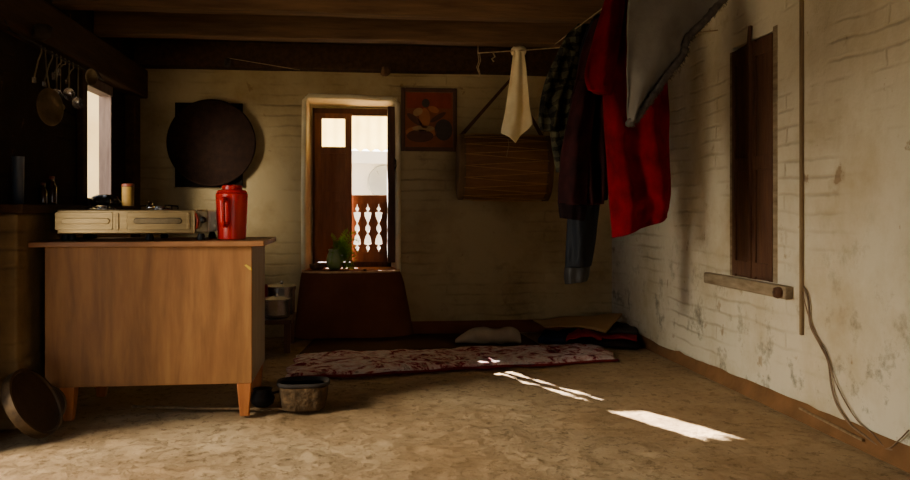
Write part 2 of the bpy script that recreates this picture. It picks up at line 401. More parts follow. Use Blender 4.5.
# left wall: window opening + doorway (doorway out of frame, towards the camera)
lw0, lw1 = on_x(88, 150, XL + .035).y, on_x(113, 150, XL + .012).y
lz0, lz1 = .985, 1.66
dy0, dy1, dz1 = 2.15, 3.39, 1.50
TL = .07
m = MB()
def lb(y0, y1, z0, z1): m.box((XL - TL, y0, z0), (XL, y1, z1))
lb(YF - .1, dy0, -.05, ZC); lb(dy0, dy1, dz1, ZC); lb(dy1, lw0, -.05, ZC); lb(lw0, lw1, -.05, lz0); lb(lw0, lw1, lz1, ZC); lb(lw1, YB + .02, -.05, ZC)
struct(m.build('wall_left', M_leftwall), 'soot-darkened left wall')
m = MB(); m.box((XL - .1, YF - .15, -.05), (.5, YF, ZC)); m.box((1.75, YF - .15, -.05), (XR + .3, YF, ZC)); m.box((.5, YF - .15, -.05), (1.75, YF, .5)); m.box((.5, YF - .15, 1.8), (1.75, YF, ZC)); struct(m.build('wall_front', M_front), 'plastered front wall with a wide opening added for the fill lamp')  # opening added so the fill lamp can shine in
m = MB()
yy = YF - .15
while yy < YB + T:
    y2 = min(yy + .185, YB + T); m.box((XL - .12, yy, ZC), (XR + .3, y2 - .004, ZC + .05)); yy += .185
m.box((XL - .12, YF - .15, ZC + .045), (XR + .3, YB + T, ZC + .12))
struct(m.build('ceiling', M_ceil), 'dark plank ceiling')
# beams
def rough_beam(y0, y1, z0, z1, seed, mat, label):
    m = MB(); R = []
    for i in range(25):
        x = XL + .002 + (XR - XL - .004) * i / 24
        j = lambda k: .007 * noise.noise(V((x * 1.5, seed * 3.1 + k, 0)))
        R.append([V((x, y0 + j(1), z0 + j(2))), V((x, y1, z0 + j(2))), V((x, y1, z1)), V((x, y0 + j(4), z1))])
    m.rings(R); return struct(m.build('ceiling_beam', mat, bevel=.008), label)
yb = [6.23, 5.30, 4.60, 3.92, 3.22, 2.5, 1.8, 1.1, .4, -.3, -1.0]
nm = ['against the back wall', 'second from the back wall', 'third from the back wall', 'fourth from the back wall']
for i, y in enumerate(yb):
    rough_beam(y - .06, y + .06 if i else YB - .002, 1.965 if i else 1.935, ZC - .001, i, M_beam if i else M_beamdark, 'smoke-darkened timber ceiling beam ' + (nm[i] if i < 4 else 'over the near floor'))
m = MB(); m.box((XL, dy1, 1.70), (XL + .10, YB - .15, 1.90)); struct(m.build('trim_2', M_beamdark, bevel=.01), 'dark timber wall plate along the left wall')
m = MB(); m.box((XL, dy1 - .02, 0), (XL + .05, dy1 + .06, 1.7)); struct(m.build('trim_3', M_beamdark, bevel=.008))
m = MB(); m.box((XL, lw0 - .09, .95), (XL + .035, lw0, 1.699)); struct(m.build('trim_4', M_beamdark, bevel=.008), 'dark timber post on the near side of the left window')
m = MB(); m.box((XL, 5.95, .0), (XL + .07, 6.09, 1.699)); struct(m.build('trim_5', M_beamdark, bevel=.008))
# ochre skirting
def skirt(u, v):
    y = YF + (YB - YF) * u
    h = .055 + .028 * max(0, (5.2 - y) / 3) + .016 * noise.noise(V((y * 2.2, 0, 3))) + .010 * noise.noise(V((y * 9, 0, 5)))
    prof = [(0, h), (.006, h * .7), (.018, h * .3), (.04, -.004)]
    a, b = prof[int(v * 3 + .01)]
    return V((XR + .001 - a - .008 * (1 - v), y, max(b, -.004)))
m = MB(); m.grid(skirt, 90, 3); struct(m.build('baseboard_right', M_ochre, smooth=True), 'ochre mud band along the foot of the right wall')
m = MB(); m.prism([(.42, YB + .001, 0), (.42, YB - .045, 0), (.42, YB - .02, .07), (.42, YB + .001, .09)], (XR - .43 - .02, 0, 0))
struct(m.build('baseboard_back', M_redmud, smooth=False), 'dark mud band along the foot of the back wall')
# red mud mass under the back window
R = []
for (z, x0, x1, dp) in ((0, -.425, .455, .25), (.2, -.40, .42, .225), (.38, -.38, .385, .21), (.44, -.372, .365, .21), (.47, -.362, .35, .205), (.479, -.35, .335, .19), (.48, -.2, .2, .1)):
    ring = []
    for k in range(25):
        a = PI * k / 24
        cx = (x0 + x1) / 2 - (x1 - x0) / 2 * math.copysign(abs(math.cos(a)) ** .7, math.cos(a))
        ring.append(V((cx, YB - dp * abs(math.sin(a)) ** .7 - .001, z)))
    R.append(ring)
m = MB(); m.rings(R); struct(m.build('trim_6', M_redmud, smooth=True, auto=60), 'red mud-plastered ledge bulging below the back window')
m = MB()
m.tube([V((-.006 - .352 * math.copysign(abs(math.cos(PI*k/30)) ** .7, math.cos(PI*k/30)), YB - .2 * abs(math.sin(PI*k/30)) ** .7, .474 + .003 * noise.noise(V((k * .4, 0, 0))))) for k in range(1, 30)], .009, 8)
struct(m.build('trim_11', mk('worn_pale_clay_lip', (226, 184, 134), (176, 128, 86), 14, .9, .4), smooth=True), 'pale worn lip along the front of the window ledge')
m = MB(); m.box((wx0 + .005, YB - .02, .462), (wx1 - .005, Y2, .482)); struct(m.build('trim_7', mk('sunlit_look_clay_sill', (186, 116, 62), (150, 88, 46), 8, .8, .3)), 'window sill of red mud')  # clay brightened to orange in place of sun glow on the sill

# ------------------------------------------------------------------ back window
wn = thing('window_1', (0, YW, .482), 'open wooden back window with one closed leaf and a cut-out balustrade', 'window'); wn['kind'] = 'structure'
del wn['category']
m = MB()
m.box((fx0, YW - .03, .483), (fx0 + .035, YW + .03, fz1 - .002)); m.box((fx1 - .03, YW - .03, .483), (fx1, YW + .03, fz1 - .002))
m.box((fx0, YW - .03, fz1 - .055), (fx1, YW + .03, fz1 - .002)); m.box((fx0, YW - .03, .483), (fx1, YW + .03, .52))
m.build('window_frame', M_darkwood, wn, bevel=.004)
# left leaf: stiles, rails, opening
def px_x(px, Y): return on_y(px, 200, Y).x
def px_z(py, Y, px=350): return on_y(px, py, Y).z
lf = MB(); Yl = YW - .045
ax0, ax1 = fx0 + .02, px_x(352, Yl)
ox0, ox1, oz0, oz1 = px_x(322, Yl), px_x(345, Yl), px_z(147, Yl), px_z(119, Yl)
lf.box((ax0, Yl - .015, .525), (ox0, Yl + .015, 1.655)); lf.box((ox1, Yl - .015, .525), (ax1, Yl + .015, 1.655))
lf.box((ox0, Yl - .015, oz1), (ox1, Yl + .015, 1.655)); lf.box((ox0, Yl - .015, oz0 - .05), (ox1, Yl + .015, oz0))
lf.box((ox0, Yl - .015, .98), (ox1, Yl + .015, 1.06)); lf.box((ox0, Yl - .015, .525), (ox1, Yl + .015, .6))
leaf = lf.build('window_leaf', M_redwood, wn, bevel=.003)
m = MB(); m.box((ox0 - .005, Yl - .005, .6), (ox1 + .005, Yl + .005, .98)); m.box((ox0 - .005, Yl - .005, 1.06), (ox1 + .005, Yl + .005, oz0 - .05))
m.build('leaf_panel', M_redwood, leaf)
# balustrade of sawn boards
YB2 = YW + .012
bal = MB(); bx0, bx1 = ax1 - .02, fx1 - .03
zt, zb_ = px_z(195, YB2), px_z(263, YB2)
z_t, z_b = px_z(204, YB2), px_z(252, YB2)
bal.box((bx0, YB2 - .012, z_t), (bx1, YB2 + .012, zt)); bal.box((bx0, YB2 - .012, zb_ - .03), (bx1, YB2 + .012, z_b))
bo = bal.build('balustrade', M_redwood, wn, bevel=.003)
cx = [px_x(p, YB2) for p in (357.2, 367.8, 378.7)]
Hh = z_t - z_b
prof = [(0,0),(.03,.0),(.09,.32),(.13,.08),(.15,.10),(.165,.55),(.25,.50),(.33,.34),(.375,.06),(.40,.08),(.46,.36),(.52,.36),(.58,.08),(.61,.06),(.66,.25),(.74,.46),(.82,.55),(.835,.10),(.86,.10),(.90,.34),(.95,.04),(1,.0)]
hw = .021
edges = [bx0] + cx + [bx1]
for i in range(4):
    pts = []
    for t, w in prof:
        pts.append(V((edges[i] + (w ** 1.25 * hw * 2.6 + .0012 if i else 0), YB2 - .008, z_b + Hh * t)))
    for t, w in prof[::-1]:
        pts.append(V((edges[i + 1] - (w ** 1.25 * hw * 2.6 + .0012 if i < 3 else 0), YB2 - .008, z_b + Hh * t)))
    if i == 0: pts = [V((edges[0], YB2 - .008, z_b)), V((edges[0], YB2 - .008, z_b + Hh))] + pts[len(prof):]
    if i == 3: pts = pts[:len(prof)] + [V((edges[4], YB2 - .008, z_b + Hh)), V((edges[4], YB2 - .008, z_b))]
    MB().prism(pts, (0, .016, 0)).build('baluster', M_redwood, bo)
# open right shutter (swung inward)
m = MB(); xs = px_x(390, YB - .03)
m.hexa([(.268,YW-.05,.53),(.299,YW-.05,.53),(.318,YB-.0,.53),(.263,YB-.0,.53),(.268,YW-.05,1.69),(.299,YW-.05,1.69),(.318,YB-.0,1.69),(.263,YB-.0,1.69)])
sh = m.build('shutter', M_darkwood, wn, bevel=.004)
p = on_y(393, 165, YB - .03)
m = MB(); m.tube([p + V((.012, .03, .05)), p + V((.02, 0, .03)), p + V((.022, -.005, -.01)), p + V((.012, .03, -.035))], .005, 6); m.build('shutter_handle', M_iron, sh, smooth=True)

# potted fern on the sill
b = on_y(335, 266, YB - .02); b.z = .4825
pt = thing('potted_fern', b, 'green glazed pot with a trailing fern on the window sill', 'plant')
m = MB(); m.lathe([(.034, 0), (.05, .012), (.062, .045), (.064, .075), (.056, .11), (.044, .13), (.05, .148), (.044, .15), (.038, .13), (.04, .11)], Matrix.Translation(b)); m.build('pot', M_vase, pt, smooth=True)
m = MB(); top = b + V((0, 0, .14))
for i in range(34):
    a = random.uniform(-.7, .5) if i < 28 else random.uniform(2.2, 3.8)
    L = random.uniform(.04, .15) if i < 28 else random.uniform(.02, .06); up = random.uniform(.06, .17)
    droop = random.uniform(.08, .40)
    pth = [top + V((.02 + math.cos(a) * L * t, math.sin(a) * L * .5 - .05 * t, up * t * 1.6 - droop * t * t)) for t in [k / 9 for k in range(10)]]
    for q in pth: q.z = max(q.z, .497)
    m.tube(pth, .002, 5)
    for k in range(2, 10):
        for sg in (-1, 1):
            q = pth[k]; d = (pth[k] - pth[k-1]).normalized(); sd = (d.cross(V((.2, -1, .4)))).normalized() * sg
            l = .024 * (1.1 - k / 16); e = q + sd * l + d * l * .5
            m.face([q, q + sd * l * .5 + d * l * .05 + V((0, -.003, 0)), e, q + sd * l * .35 + d * l * .55])
m.build('foliage', M_leaf, pt)
b = on_y(317, 265, YB - .03); b.z = .4825
m = MB(); m.lathe([(.035, 0), (.05, .015), (.052, .04), (.046, .042), (.03, .03), (.02, .05), (.001, .055)], Matrix.Translation(b), wob=.012)
tag(m.build('wicker_bundle', M_basket, smooth=True), 'small brown wicker lump at the left end of the window sill', 'basket')
b = on_y(365, 268, YB - .12); b.z = .483
m = MB(); m.lathe([(.008, 0), (.014, .006), (.01, .014), (.001, .016)], Matrix.Translation(V((b.x, YB - .14, .478))), 12, wob=.004)
tag(m.build('pebble', M_basket, smooth=True), 'small brown pebble at the front edge of the window ledge', 'stone')

# ------------------------------------------------------------------ outside
m = MB(); m.box((XL - .1, YB + T + .002, .30), (XR + .2, 8.1, .44)); struct(m.build('trim_10', mk('bounce_balcony_floor', (206, 180, 140), (186, 158, 116), 3, .9, .2)), 'pale balcony floor added outside the back window to bounce sunlight in')  # added pale surface that bounces sun up into the window reveal
m = MB(); m.box((-14, -14, -.5), (14, 20, -.4)); m.build('ground', M_yard)['kind'] = 'structure'
def corr(u, v):
    x = -.75 + 1.9 * u
    return V((x, 6.78 + .34 * v, 2.16 - .74 * v + .012 * math.sin(x * 70)))
aw = thing('corrugated_awning', (0.2, 6.7, 1.4), 'yellow corrugated sheet awning hanging outside the back window', 'awning')
m = MB(); m.grid(corr, 160, 6); m.build('sheet', M_fibre, aw, smooth=True)
m = MB(); m.box((-.75, YB + T + .001, 2.10), (1.15, 6.80, 2.15)); m.build('batten', M_darkwood, aw)
ho = thing('neighbouring_house', (1, 12.1, -.4), 'white neighbouring house seen through the back window', 'building')
m = MB(); m.box((-1.6, 12.1, -.4), (2.8, 12.7, 1.6)); m.build('wall', M_housewall, ho)
m = MB(); m.hexa([(-1.8,11.85,1.60),(2.9,11.85,1.52),(2.9,12.7,1.601),(-1.8,12.7,1.601),(-1.8,11.85,1.78),(2.9,11.85,1.68),(2.9,12.7,1.78),(-1.8,12.7,1.86)]); m.build('eave_band', M_houseband, ho)
p = on_y(385, 182, 12.0)
m = MB(); m.lathe([(.001, 0), (.13, .012), (.21, .03), (.24, .05), (.22, .05), (.13, .03), (.001, .02)], frame_from(V((-.2, -1, .15)), p))
dsh = m.build('dish', M_dish, ho, smooth=True)
m = MB(); m.tube([p + V((-.02, .03, 0)), p + V((-.12, .0, .14)), p + V((.05, .1, .2))], .012, 6); m.build('bracket', M_dish, ho)
yo = MB(); yo.box((XL - 4, 7.4, -.4), (XL - .15, 7.6, 3.0)); yo = yo.build('sun_block_wall', M_yelwall); yo['kind'] = 'structure'  # wall added outside to keep sun out of the left window

# left window frame
lwn = thing('window_2', (XL - .05, (lw0 + lw1) / 2, lz0), 'narrow window in the sooty left wall with timber jambs', 'window'); lwn['kind'] = 'structure'; del lwn['category']
m = MB()
m.box((XL - .072, lw1 - .012, lz0), (XL + .004, lw1 + .002, lz1)); m.box((XL - .07, lw0 - .0, lz1 - .02), (XL + .012, lw1, lz1 + .04))
m.box((XL - .07, lw0, lz0 - .03), (XL + .03, lw1 + .03, lz0 + .004))
m.build('window_frame', mk('mauve_grey_jamb', (116, 98, 90), (88, 72, 66), 6, .8, .3, stretch=(4, 4, .6)), lwn, bevel=.003)

# ------------------------------------------------------------------ right shuttered window
rw = thing('window_3', (XR, (sy0 + sy1) / 2, sz0), 'tall narrow dark wooden shutters closed in the right wall', 'window'); rw['kind'] = 'structure'; del rw['category']
g = (sy0 + sy1) / 2
def shutter(y0, y1, ztop0, ztop1, nme):
    m = MB(); x = XR + .004
    m.prism([(x, y0, sz0 + .002), (x, y1, sz0 + .002), (x, y1, ztop1), (x, y0, ztop0)], (.02, 0, 0))
    for (ya, yb2) in ((y0, y0 + .035), (y1 - .035, y1)): m.box((x - .012, ya, sz0 + .002), (x, yb2, min(ztop0, ztop1) - .005))
    for zc in (sz0 + .05, (sz0 + sz1) / 2 - .02, min(ztop0, ztop1) - .05): m.box((x - .0122, y0, zc - .035), (x, y1, zc + .035))
    return m.build(nme, M_darkwood, rw, bevel=.003)
shutter(sy0 + .006, g - .006, sz1 - .004, sz1 - .002, 'shutter'); shutter(g + .006, sy1 - .004, sz1 - .002, sz1 - .018, 'shutter')
MB().box((XR + .04, sy0 + .001, sz0 + .001), (XR + .06, sy1 - .001, sz1 - .001)).build('leak_block_board', M_darkwood, rw)  # unseen board added to stop daylight leaking past the shutters
zt3 = on_x(750, 27, XR).z
m = MB(); m.box((XR - .022, g - .012, sz0 + .09), (XR + .003, g + .012, sz1 - .02)); m.hexa([(XR-.03,g-.016,sz1-.12),(XR-.0225,g-.016,sz1-.12),(XR-.0225,g+.02,sz1-.12),(XR-.03,g+.02,sz1-.12),(XR-.02,g-.01,zt3),(XR-.002,g-.01,zt3),(XR-.002,g+.01,zt3),(XR-.02,g+.01,zt3)])
m.build('centre_bar', M_darkwood, rw, bevel=.004)
m = MB()
m.box((XR - .006, sy0 - .035, sz0), (XR + .03, sy0 + .004, sz1 + .02)); m.box((XR - .006, sy1 - .004, sz0), (XR + .03, sy1 + .03, sz1 - .02))
m.build('window_frame', M_greywood, rw, bevel=.006)
s0, s1 = on_x(711, 278, XR), on_x(794, 286, XR)
m = MB(); m.box((XR - .045, s1.y, sz0 - .06), (XR - .001, s0.y, sz0 - .001)); m.build('window_sill', M_greywood, rw, bevel=.008)
m = MB(); q = on_x(790, 289, XR)
m.lathe([(.022, 0), (.026, .01), (.022, .03), (.001, .034)], frame_from(V((-1, 0, 0)), V((XR - .044, q.y + .0, sz0 - .03))), 14, wob=.006); m.build('sill_stub', M_darkwood, rw, smooth=True)

# batten and cables on the right wall
b0, b1 = on_x(803.5, 335, XR), on_x(804, 0, XR)
m = MB(); m.box((XR - .016, b0.y - .009, b0.z), (XR - .001, b0.y + .009, 2.119)); tag(m.build('wall_batten', M_battenwood, bevel=.003), 'thin vertical wooden batten on the right wall', 'batten')
def wallcable(pts, r, label):
    P = [on_x(x, y, XR) + V((-.012, 0, 0)) for x, y in pts]
    fine = [V(interp([list(p) for p in P], k / 60)) for k in range(61)]
    m = MB(); m.tube(fine, r, 8); return tag(m.build('cable', M_cable, smooth=True), label, 'cable', 'cables down the right wall')
wallcable([(806, 286), (811, 300), (813, 325), (823, 345), (831, 362), (834, 385), (840, 405), (853, 424), (870, 437), (884, 447), (896, 450)], .0045, 'thick brown cable looping down the right wall from the batten')
wallcable([(805, 292), (810, 312), (818, 335), (829, 352), (836, 376), (846, 398), (860, 420), (876, 434), (890, 448), (902, 440), (912, 430)], .0028, 'thin pale cable running beside the thick one on the right wall')
a0, a1 = on_x(806, 408, XR), on_x(870, 440, XR)
m = MB(); m.tube([a0 + V((-.03, 0, .0)), a1 + V((-.03, 0, .0))], .006, 6); tag(m.build('thin_rod', M_battenwood), 'thin pale rod lying on the ochre band below the cables', 'rod')

# ------------------------------------------------------------------ ledge on the left
lx = -1.39
m = MB(); m.box((XL + .001, 3.75, 0), (lx, 5.6, .905)); struct(m.build('trim_8', M_ledge, bevel=.012), 'plastered brick ledge along the left wall')
m = MB(); m.box((XL + .001, 3.73, .906), (lx + .03, 5.6, .945)); struct(m.build('trim_9', M_beamdark, bevel=.005), 'dark plank capping the ledge')

# ------------------------------------------------------------------ desk / cabinet
tx0, tx1, ty0, ty1, tz = -1.318, -.442, 3.86, 4.43, .782
de = thing('wooden_desk', ((tx0 + tx1) / 2, (ty0 + ty1) / 2, 0), 'brown veneered wooden desk with short tapered legs under the gas stove', 'desk')
fp = MB().box((tx0, ty0, .15), (tx1, ty0 + .018, tz - .024)).build('front_panel', M_ply, de, bevel=.002)
for x in (tx0, tx1 - .018): MB().box((x, ty0 + .019, .15), (x + .018, ty1, tz - .024)).build('side_panel', M_side, de, bevel=.002)
MB().box((tx0, ty1 - .2, .15), (tx1, ty1 - .19, .168)).build('bottom_rail', M_ply, de)
MB().box((tx0 - .06, ty0 - .025, tz - .023), (tx1 + .055, ty1 + .03, tz)).build('table_top', M_top, de, bevel=.003)
for x in (tx0 + .09, tx1 - .035):
    for y in (ty0 + .035, ty1 - .05):
        m = MB(); a, c = .032, .02
        m.hexa([(x-c,y-c,0),(x+c,y-c,0),(x+c,y+c,0),(x-c,y+c,0),(x-a,y-a,.15),(x+a,y-a,.15),(x+a,y+a,.15),(x-a,y+a,.15)]); m.build('leg', M_legwood, de, bevel=.004)
q = on_y(250, 268, ty0)
m = MB(); m.prism([q + V(o) for o in ((-.024, -.0015, .012), (-.016, -.0015, .016), (.004, -.0015, .002), (.008, -.0015, -.01), (-.002, -.0015, -.008))], (0, .001, 0)); m.build('paint_mark', flat('yellow_paint', (206, 170, 40)), fp)['label'] = 'yellow paint smear'

# ------------------------------------------------------------------ gas stove
gx0, gx1, gy0, gy1, gz0, gz1 = -1.305, -.652, 3.97, 4.34, .812, .922
st = thing('gas_stove', ((gx0 + gx1) / 2, (gy0 + gy1) / 2, tz), 'stainless steel two-burner gas stove on the wooden desk', 'stove')
m = MB(); xe = gx1 - .055
m.box((gx0, gy0, gz0), (xe, gy1, gz1)); body = m.build('body', M_steel, st, bevel=.006, bseg=3)
MB().box((xe + .001, gy0 + .012, gz0 + .006), (gx1, gy1 - .01, gz1 - .004)).build('end_bracket', M_oldmetal, st, bevel=.003)
def stadium(x0, x1, z0, z1, y, dy, mat, nm, par, r=None):
    m = MB(); r = r or (z1 - z0) / 2; pts = []
    for (cx_, cz_, a0) in ((x1 - r, z1 - r, 0), (x0 + r, z1 - r, PI / 2), (x0 + r, z0 + r, PI), (x1 - r, z0 + r, 1.5 * PI)):
        for k in range(6): pts.append(V((cx_ + r * math.cos(a0 + PI/2*k/5), y, cz_ + r * math.sin(a0 + PI/2*k/5))))
    m.prism(pts, (0, dy, 0)); return m.build(nm, mat, par, bevel=.002)
def px2x(p, Y=gy0): return on_y(p, 220, Y).x
def px2z(q, Y=gy0): return on_y(130, q, Y).z
e1 = stadium(px2x(55), px2x(113), px2z(230), px2z(212), gy0 - .004, .005, M_steel, 'embossed_panel', body, .008)
stadium(px2x(62), px2x(110), px2z(224), px2z(218), gy0 - .012, .009, M_steel, 'slot', body)
e2 = stadium(px2x(127), px2x(190), px2z(230), px2z(212), gy0 - .004, .005, M_steel, 'embossed_panel', body, .008)
stadium(px2x(134), px2x(182), px2z(224), px2z(218), gy0 - .012, .009, M_oldmetal, 'slot', body)
for a in (116, 187): stadium(px2x(a), px2x(a + 3), px2z(230), px2z(213), gy0 - .008, .009, M_steel, 'rib', body, .006)
for x in (gx0 + .03, px2x(70), px2x(148), px2x(200)):
    for y in (gy0 + .03, gy1 - .03):
        MB().lathe([(.018, tz + .0005), (.02, tz + .012), (.013, gz0 + .001)], Matrix.Translation(V((x, y, 0))), 14).build('foot', M_rubber, st, smooth=True, auto=40)
for i, x in enumerate((px2x(90), px2x(150))):
    c = V((x, 4.16, gz1))
    bu = MB().lathe([(.06, -.002), (.06, .004), (.035, .008), (.034, .014), (.02, .018), (.001, .019)], Matrix.Translation(c), 24).build('burner', M_alu, st, smooth=True, auto=40)
    for k in range(4):
        a = PI/4 + PI/2*k; d = V((math.cos(a), math.sin(a), 0)); m = MB()
        m.tube([c + d * .10 + V((0, 0, .001)), c + d * .10 + V((0, 0, .016)), c + d * .045 + V((0, 0, .02))], .003, 6)
        m.build('pan_support', M_iron, bu)
MB().lathe([(.016, 0), (.02, .012), (.012, .022), (.009, .026), (.011, .036), (.001, .038)], Matrix.Translation(V((px2x(148), 4.02, gz1 - .001))), 20).build('chrome_cap', mk('bright_chrome', (240, 240, 236), (226, 226, 224), 5, .1, 0, 1), st, smooth=True)
m = MB(); q = V((gx1 - .02, gy0 + .01, .87)); m.tube([q + V((-.03, -.012, .035)), q + V((-.02, -.014, 0)), q + V((-.028, -.012, -.035))], .006, 8); m.build('gas_pipe', M_redtube, st, smooth=True)
MB().lathe([(.012, 0), (.015, .008), (.013, .02), (.001, .022)], frame_from(V((0, -1, 0)), V((gx1 - .022, gy0 + .013, .875))), 14).build('knob', M_rubber, st, smooth=True)

# ------------------------------------------------------------------ red jug
jc = V((-.556, 4.06, tz + .0005)); jg = thing('insulated_jug', jc, 'glossy red plastic jug with a lid and moulded handle on the desk', 'jug')
m = MB(); m.lathe([(.058, 0), (.064, .004), (.066, .04), (.070, .12), (.073, .20), (.074, .212), (.068, .216)], Matrix.Translation(jc), 40); m.build('body', M_redplastic, jg, smooth=True, auto=50)
m = MB(); m.lathe([(.069, .2165), (.071, .220), (.068, .228), (.05, .232), (.047, .233), (.046, .250), (.04, .254), (.001, .254)], Matrix.Translation(jc), 40); lid = m.build('lid', M_redplastic, jg, smooth=True, auto=50)
m = MB(); q = jc + V((0, 0, 0)); d = V((-.28, -1, 0)).normalized()
hp = [q + d * .07 + V((0, 0, .185)), q + d * .098 + V((0, 0, .185)), q + d * .108 + V((0, 0, .17)), q + d * .106 + V((0, 0, .12)), q + d * .1 + V((0, 0, .08)), q + d * .085 + V((0, 0, .07)), q + d * .066 + V((0, 0, .07))]
hp = [V(interp([list(p) for p in hp], k / 24)) for k in range(25)]
m.tube(hp, .0135, 10); m.build('handle', M_redplastic, jg, smooth=True)

# ------------------------------------------------------------------ ledge things
def bottle(px, y, h, r, label):
    c = on_x(px, 190, -1.425); c.z = .9455
    t = thing('bottle', c, label, 'bottle', 'bottles on the left ledge')
    m = MB(); m.lathe([(r*.95, 0), (r, .006), (r, h*.62), (r*.5, h*.78), (r*.45, h*.9), (r*.4, h*.9)], Matrix.Translation(c), 20); m.build('body', M_glassbottle, t, smooth=True, auto=50)
    m = MB(); m.lathe([(r*.55, h*.901), (r*.58, h), (r*.5, h*1.01)], Matrix.Translation(c), 20); m.build('cap', M_cap, t, smooth=True, auto=40); return t
bottle(43, 0, .10, .018, 'shorter dark bottle on the left ledge, left of the taller one')
bottle(52, 0, .135, .022, 'taller dark bottle on the left ledge')
c = on_x(18, 190, -1.43); c.z = .9455
m = MB(); m.lathe([(.020, 0), (.023, .004), (.025, .2), (.026, .205), (.023, .205), (.022, .15)], Matrix.Translation(c), 26)
tag(m.build('enamel_canister', M_bluesteel, smooth=True, auto=50), 'tall blue-grey canister at the near end of the left ledge', 'canister')
c = on_x(128, 190, -1.42); c.z = .9455
t = thing('food_tin', c, 'yellowish tin can on the ledge past the left window', 'tin can')
m = MB(); m.lathe([(.036, 0), (.037, .004), (.037, .118), (.039, .122), (.035, .123)], Matrix.Translation(c), 24); m.build('can', M_tin, t, smooth=True, auto=50)
m = MB(); m.lathe([(.0345, .1235), (.0385, .1245), (.0385, .14), (.03, .143), (.001, .144)], Matrix.Translation(c), 24); m.build('lid', M_cap, t, smooth=True, auto=50)
c = on_x(104, 195, -1.41); c.z = .9455
m = MB(); m.lathe([(.06, 0), (.075, .02), (.06, .05), (.03, .062), (.001, .064)], Matrix.Translation(c), 24, wob=.035)
tag(m.build('crumpled_bag', mk('black_film', (30, 28, 26), (60, 56, 50), 14, .25, .5, spec=.6), smooth=True), 'crumpled dark plastic bag on the ledge below the left window', 'bag')

# ------------------------------------------------------------------ hanging utensils
RX, RZ = XL + .125, 1.655
ya, yb_ = 3.66, lw0 - .02
m = MB(); m.tube([V((RX, ya + (yb_ - ya) * k / 10, RZ + .004 * math.sin(k))) for k in range(11)], .004, 6)
m.tube([V((RX, ya + .04, RZ)), V((RX - .03, ya + .04, 1.71))], .003, 6); m.tube([V((RX, yb_ - .04, RZ)), V((RX - .03, yb_ - .04, 1.71))], .003, 6)
tag(m.build('utensil_rail', M_iron, smooth=True), 'thin iron rail under the left wall plate holding the kitchen utensils', 'rail')
def hang_y(px, py): return on_x(px, py, RX).y
def ladle_at(px, py, r, kind, label, tilt=.5, dx=0):
    y = hang_y(px, py); zc = on_x(px, py, RX).z
    top = V((RX, y, RZ - .001)); c = V((RX + dx, y, zc))
    t = thing(kind, V((RX, y, zc)), label, kind.replace('_', ' '), 'utensils hanging on the left rail')
    n = V((tilt, -1, .1)).normalized()
    m = MB(); hk = [top + V((0, -.006, -.004)), top + V((0, -.007, .004)), top + V((0, 0, .0075)), top + V((0, .007, .003)), top + V((0, .006, -.02)), top.lerp(c, .4) , c + V((0, .004, r * .95))]
    m.tube(hk, [.0025, .0025, .0025, .003, .0035, .004, .004], 6); m.build('handle', M_oldmetal, t, smooth=True)
    M4 = frame_from(n, c)
    m = MB()
    if kind == 'ladle': m.lathe([(.001, -r*.55), (r*.5, -r*.48), (r*.85, -r*.2), (r, 0), (r*.94, 0), (r*.8, -r*.15), (r*.45, -r*.4), (.001, -r*.45)], M4, 24, sy=1.15)
    elif kind == 'skimmer': m.lathe([(.001, -.012), (r*.6, -.008), (r*.95, 0), (r, .004), (r*.95, .006), (r*.6, -.003), (.001, -.007)], M4, 32, sy=1.12)
    else: m.box((-r*.8, -r*1.2, -.0015), (r*.8, r*1.0, .0015), M4)
    m.build('bowl' if kind != 'spatula' else 'blade', M_oldmetal if kind == 'skimmer' else M_alu, t, smooth=kind != 'spatula', auto=60)
    return t
ladle_at(45, 107, .078, 'skimmer', 'large round skimmer hanging lowest at the left of the utensil rail', 1.9, .02)
ladle_at(56.5, 95, .026, 'ladle', 'small ladle hanging just right of the large skimmer')
ladle_at(69, 94, .028, 'ladle', 'ladle with an upright oval bowl in the middle of the hanging utensils', .7)
ladle_at(78, 103, .028, 'ladle', 'lowest-hanging ladle, nearest the window post', .3)
ladle_at(41, 80, .012, 'spatula', 'narrow spatula hanging at the near end of the rail, left of the big skimmer handle', .9, -.03)
ladle_at(52, 84, .011, 'spatula', 'narrow spatula hanging between the big skimmer and the small ladle', .5, -.035)
ladle_at(73, 82, .011, 'spatula', 'narrow spatula hanging between the two right-hand ladles', .8, -.03)
ladle_at(61, 76, .017, 'spatula', 'short spatula hanging behind the ladles, left of the other spatula', .6, -.03)
ladle_at(65, 72, .015, 'spatula', 'short spatula hanging behind the ladles, nearer the window', .4, -.03)
ladle_at(87, 77, .04, 'skimmer', 'small skimmer hanging beside the window post at the end of the rail', 1.6, .02)
y = hang_y(58, 107); zc = on_x(58, 107, RX).z
t = thing('tea_strainer', V((RX, y, zc)), 'small tea strainer hanging below the small ladle', 'strainer', 'utensils hanging on the left rail')
m = MB(); m.tube([V((RX + .012, y, RZ + .005)), V((RX + .012, y, zc + .018))], .002, 6); m.build('handle', M_oldmetal, t)
m = MB(); m.lathe([(.001, -.012), (.012, -.008), (.018, 0), (.02, .001), (.016, .001), (.001, -.008)], frame_from(V((.5, -1, .2)), V((RX + .012, y, zc))), 18); m.build('bowl', M_oldmetal, t, smooth=True)
q0, q1 = on_x(0, 22, XL + .13), on_x(95, 62, XL + .115)
m = MB(); m.tube([q0.lerp(q1, k / 10) + V((0, 0, -.01 * math.sin(PI * k / 10))) for k in range(11)], .0018, 6); tag(m.build('string', M_rag), 'sagging string along the left wall plate above the utensils', 'string')
q = on_x(38, 33, XL + .12)
m = MB(); m.lathe([(.01, -.03), (.035, -.02), (.04, 0), (.03, .03), (.008, .04)], Matrix.Translation(V((XL + .14, q.y, q.z))), 16, wob=.025)
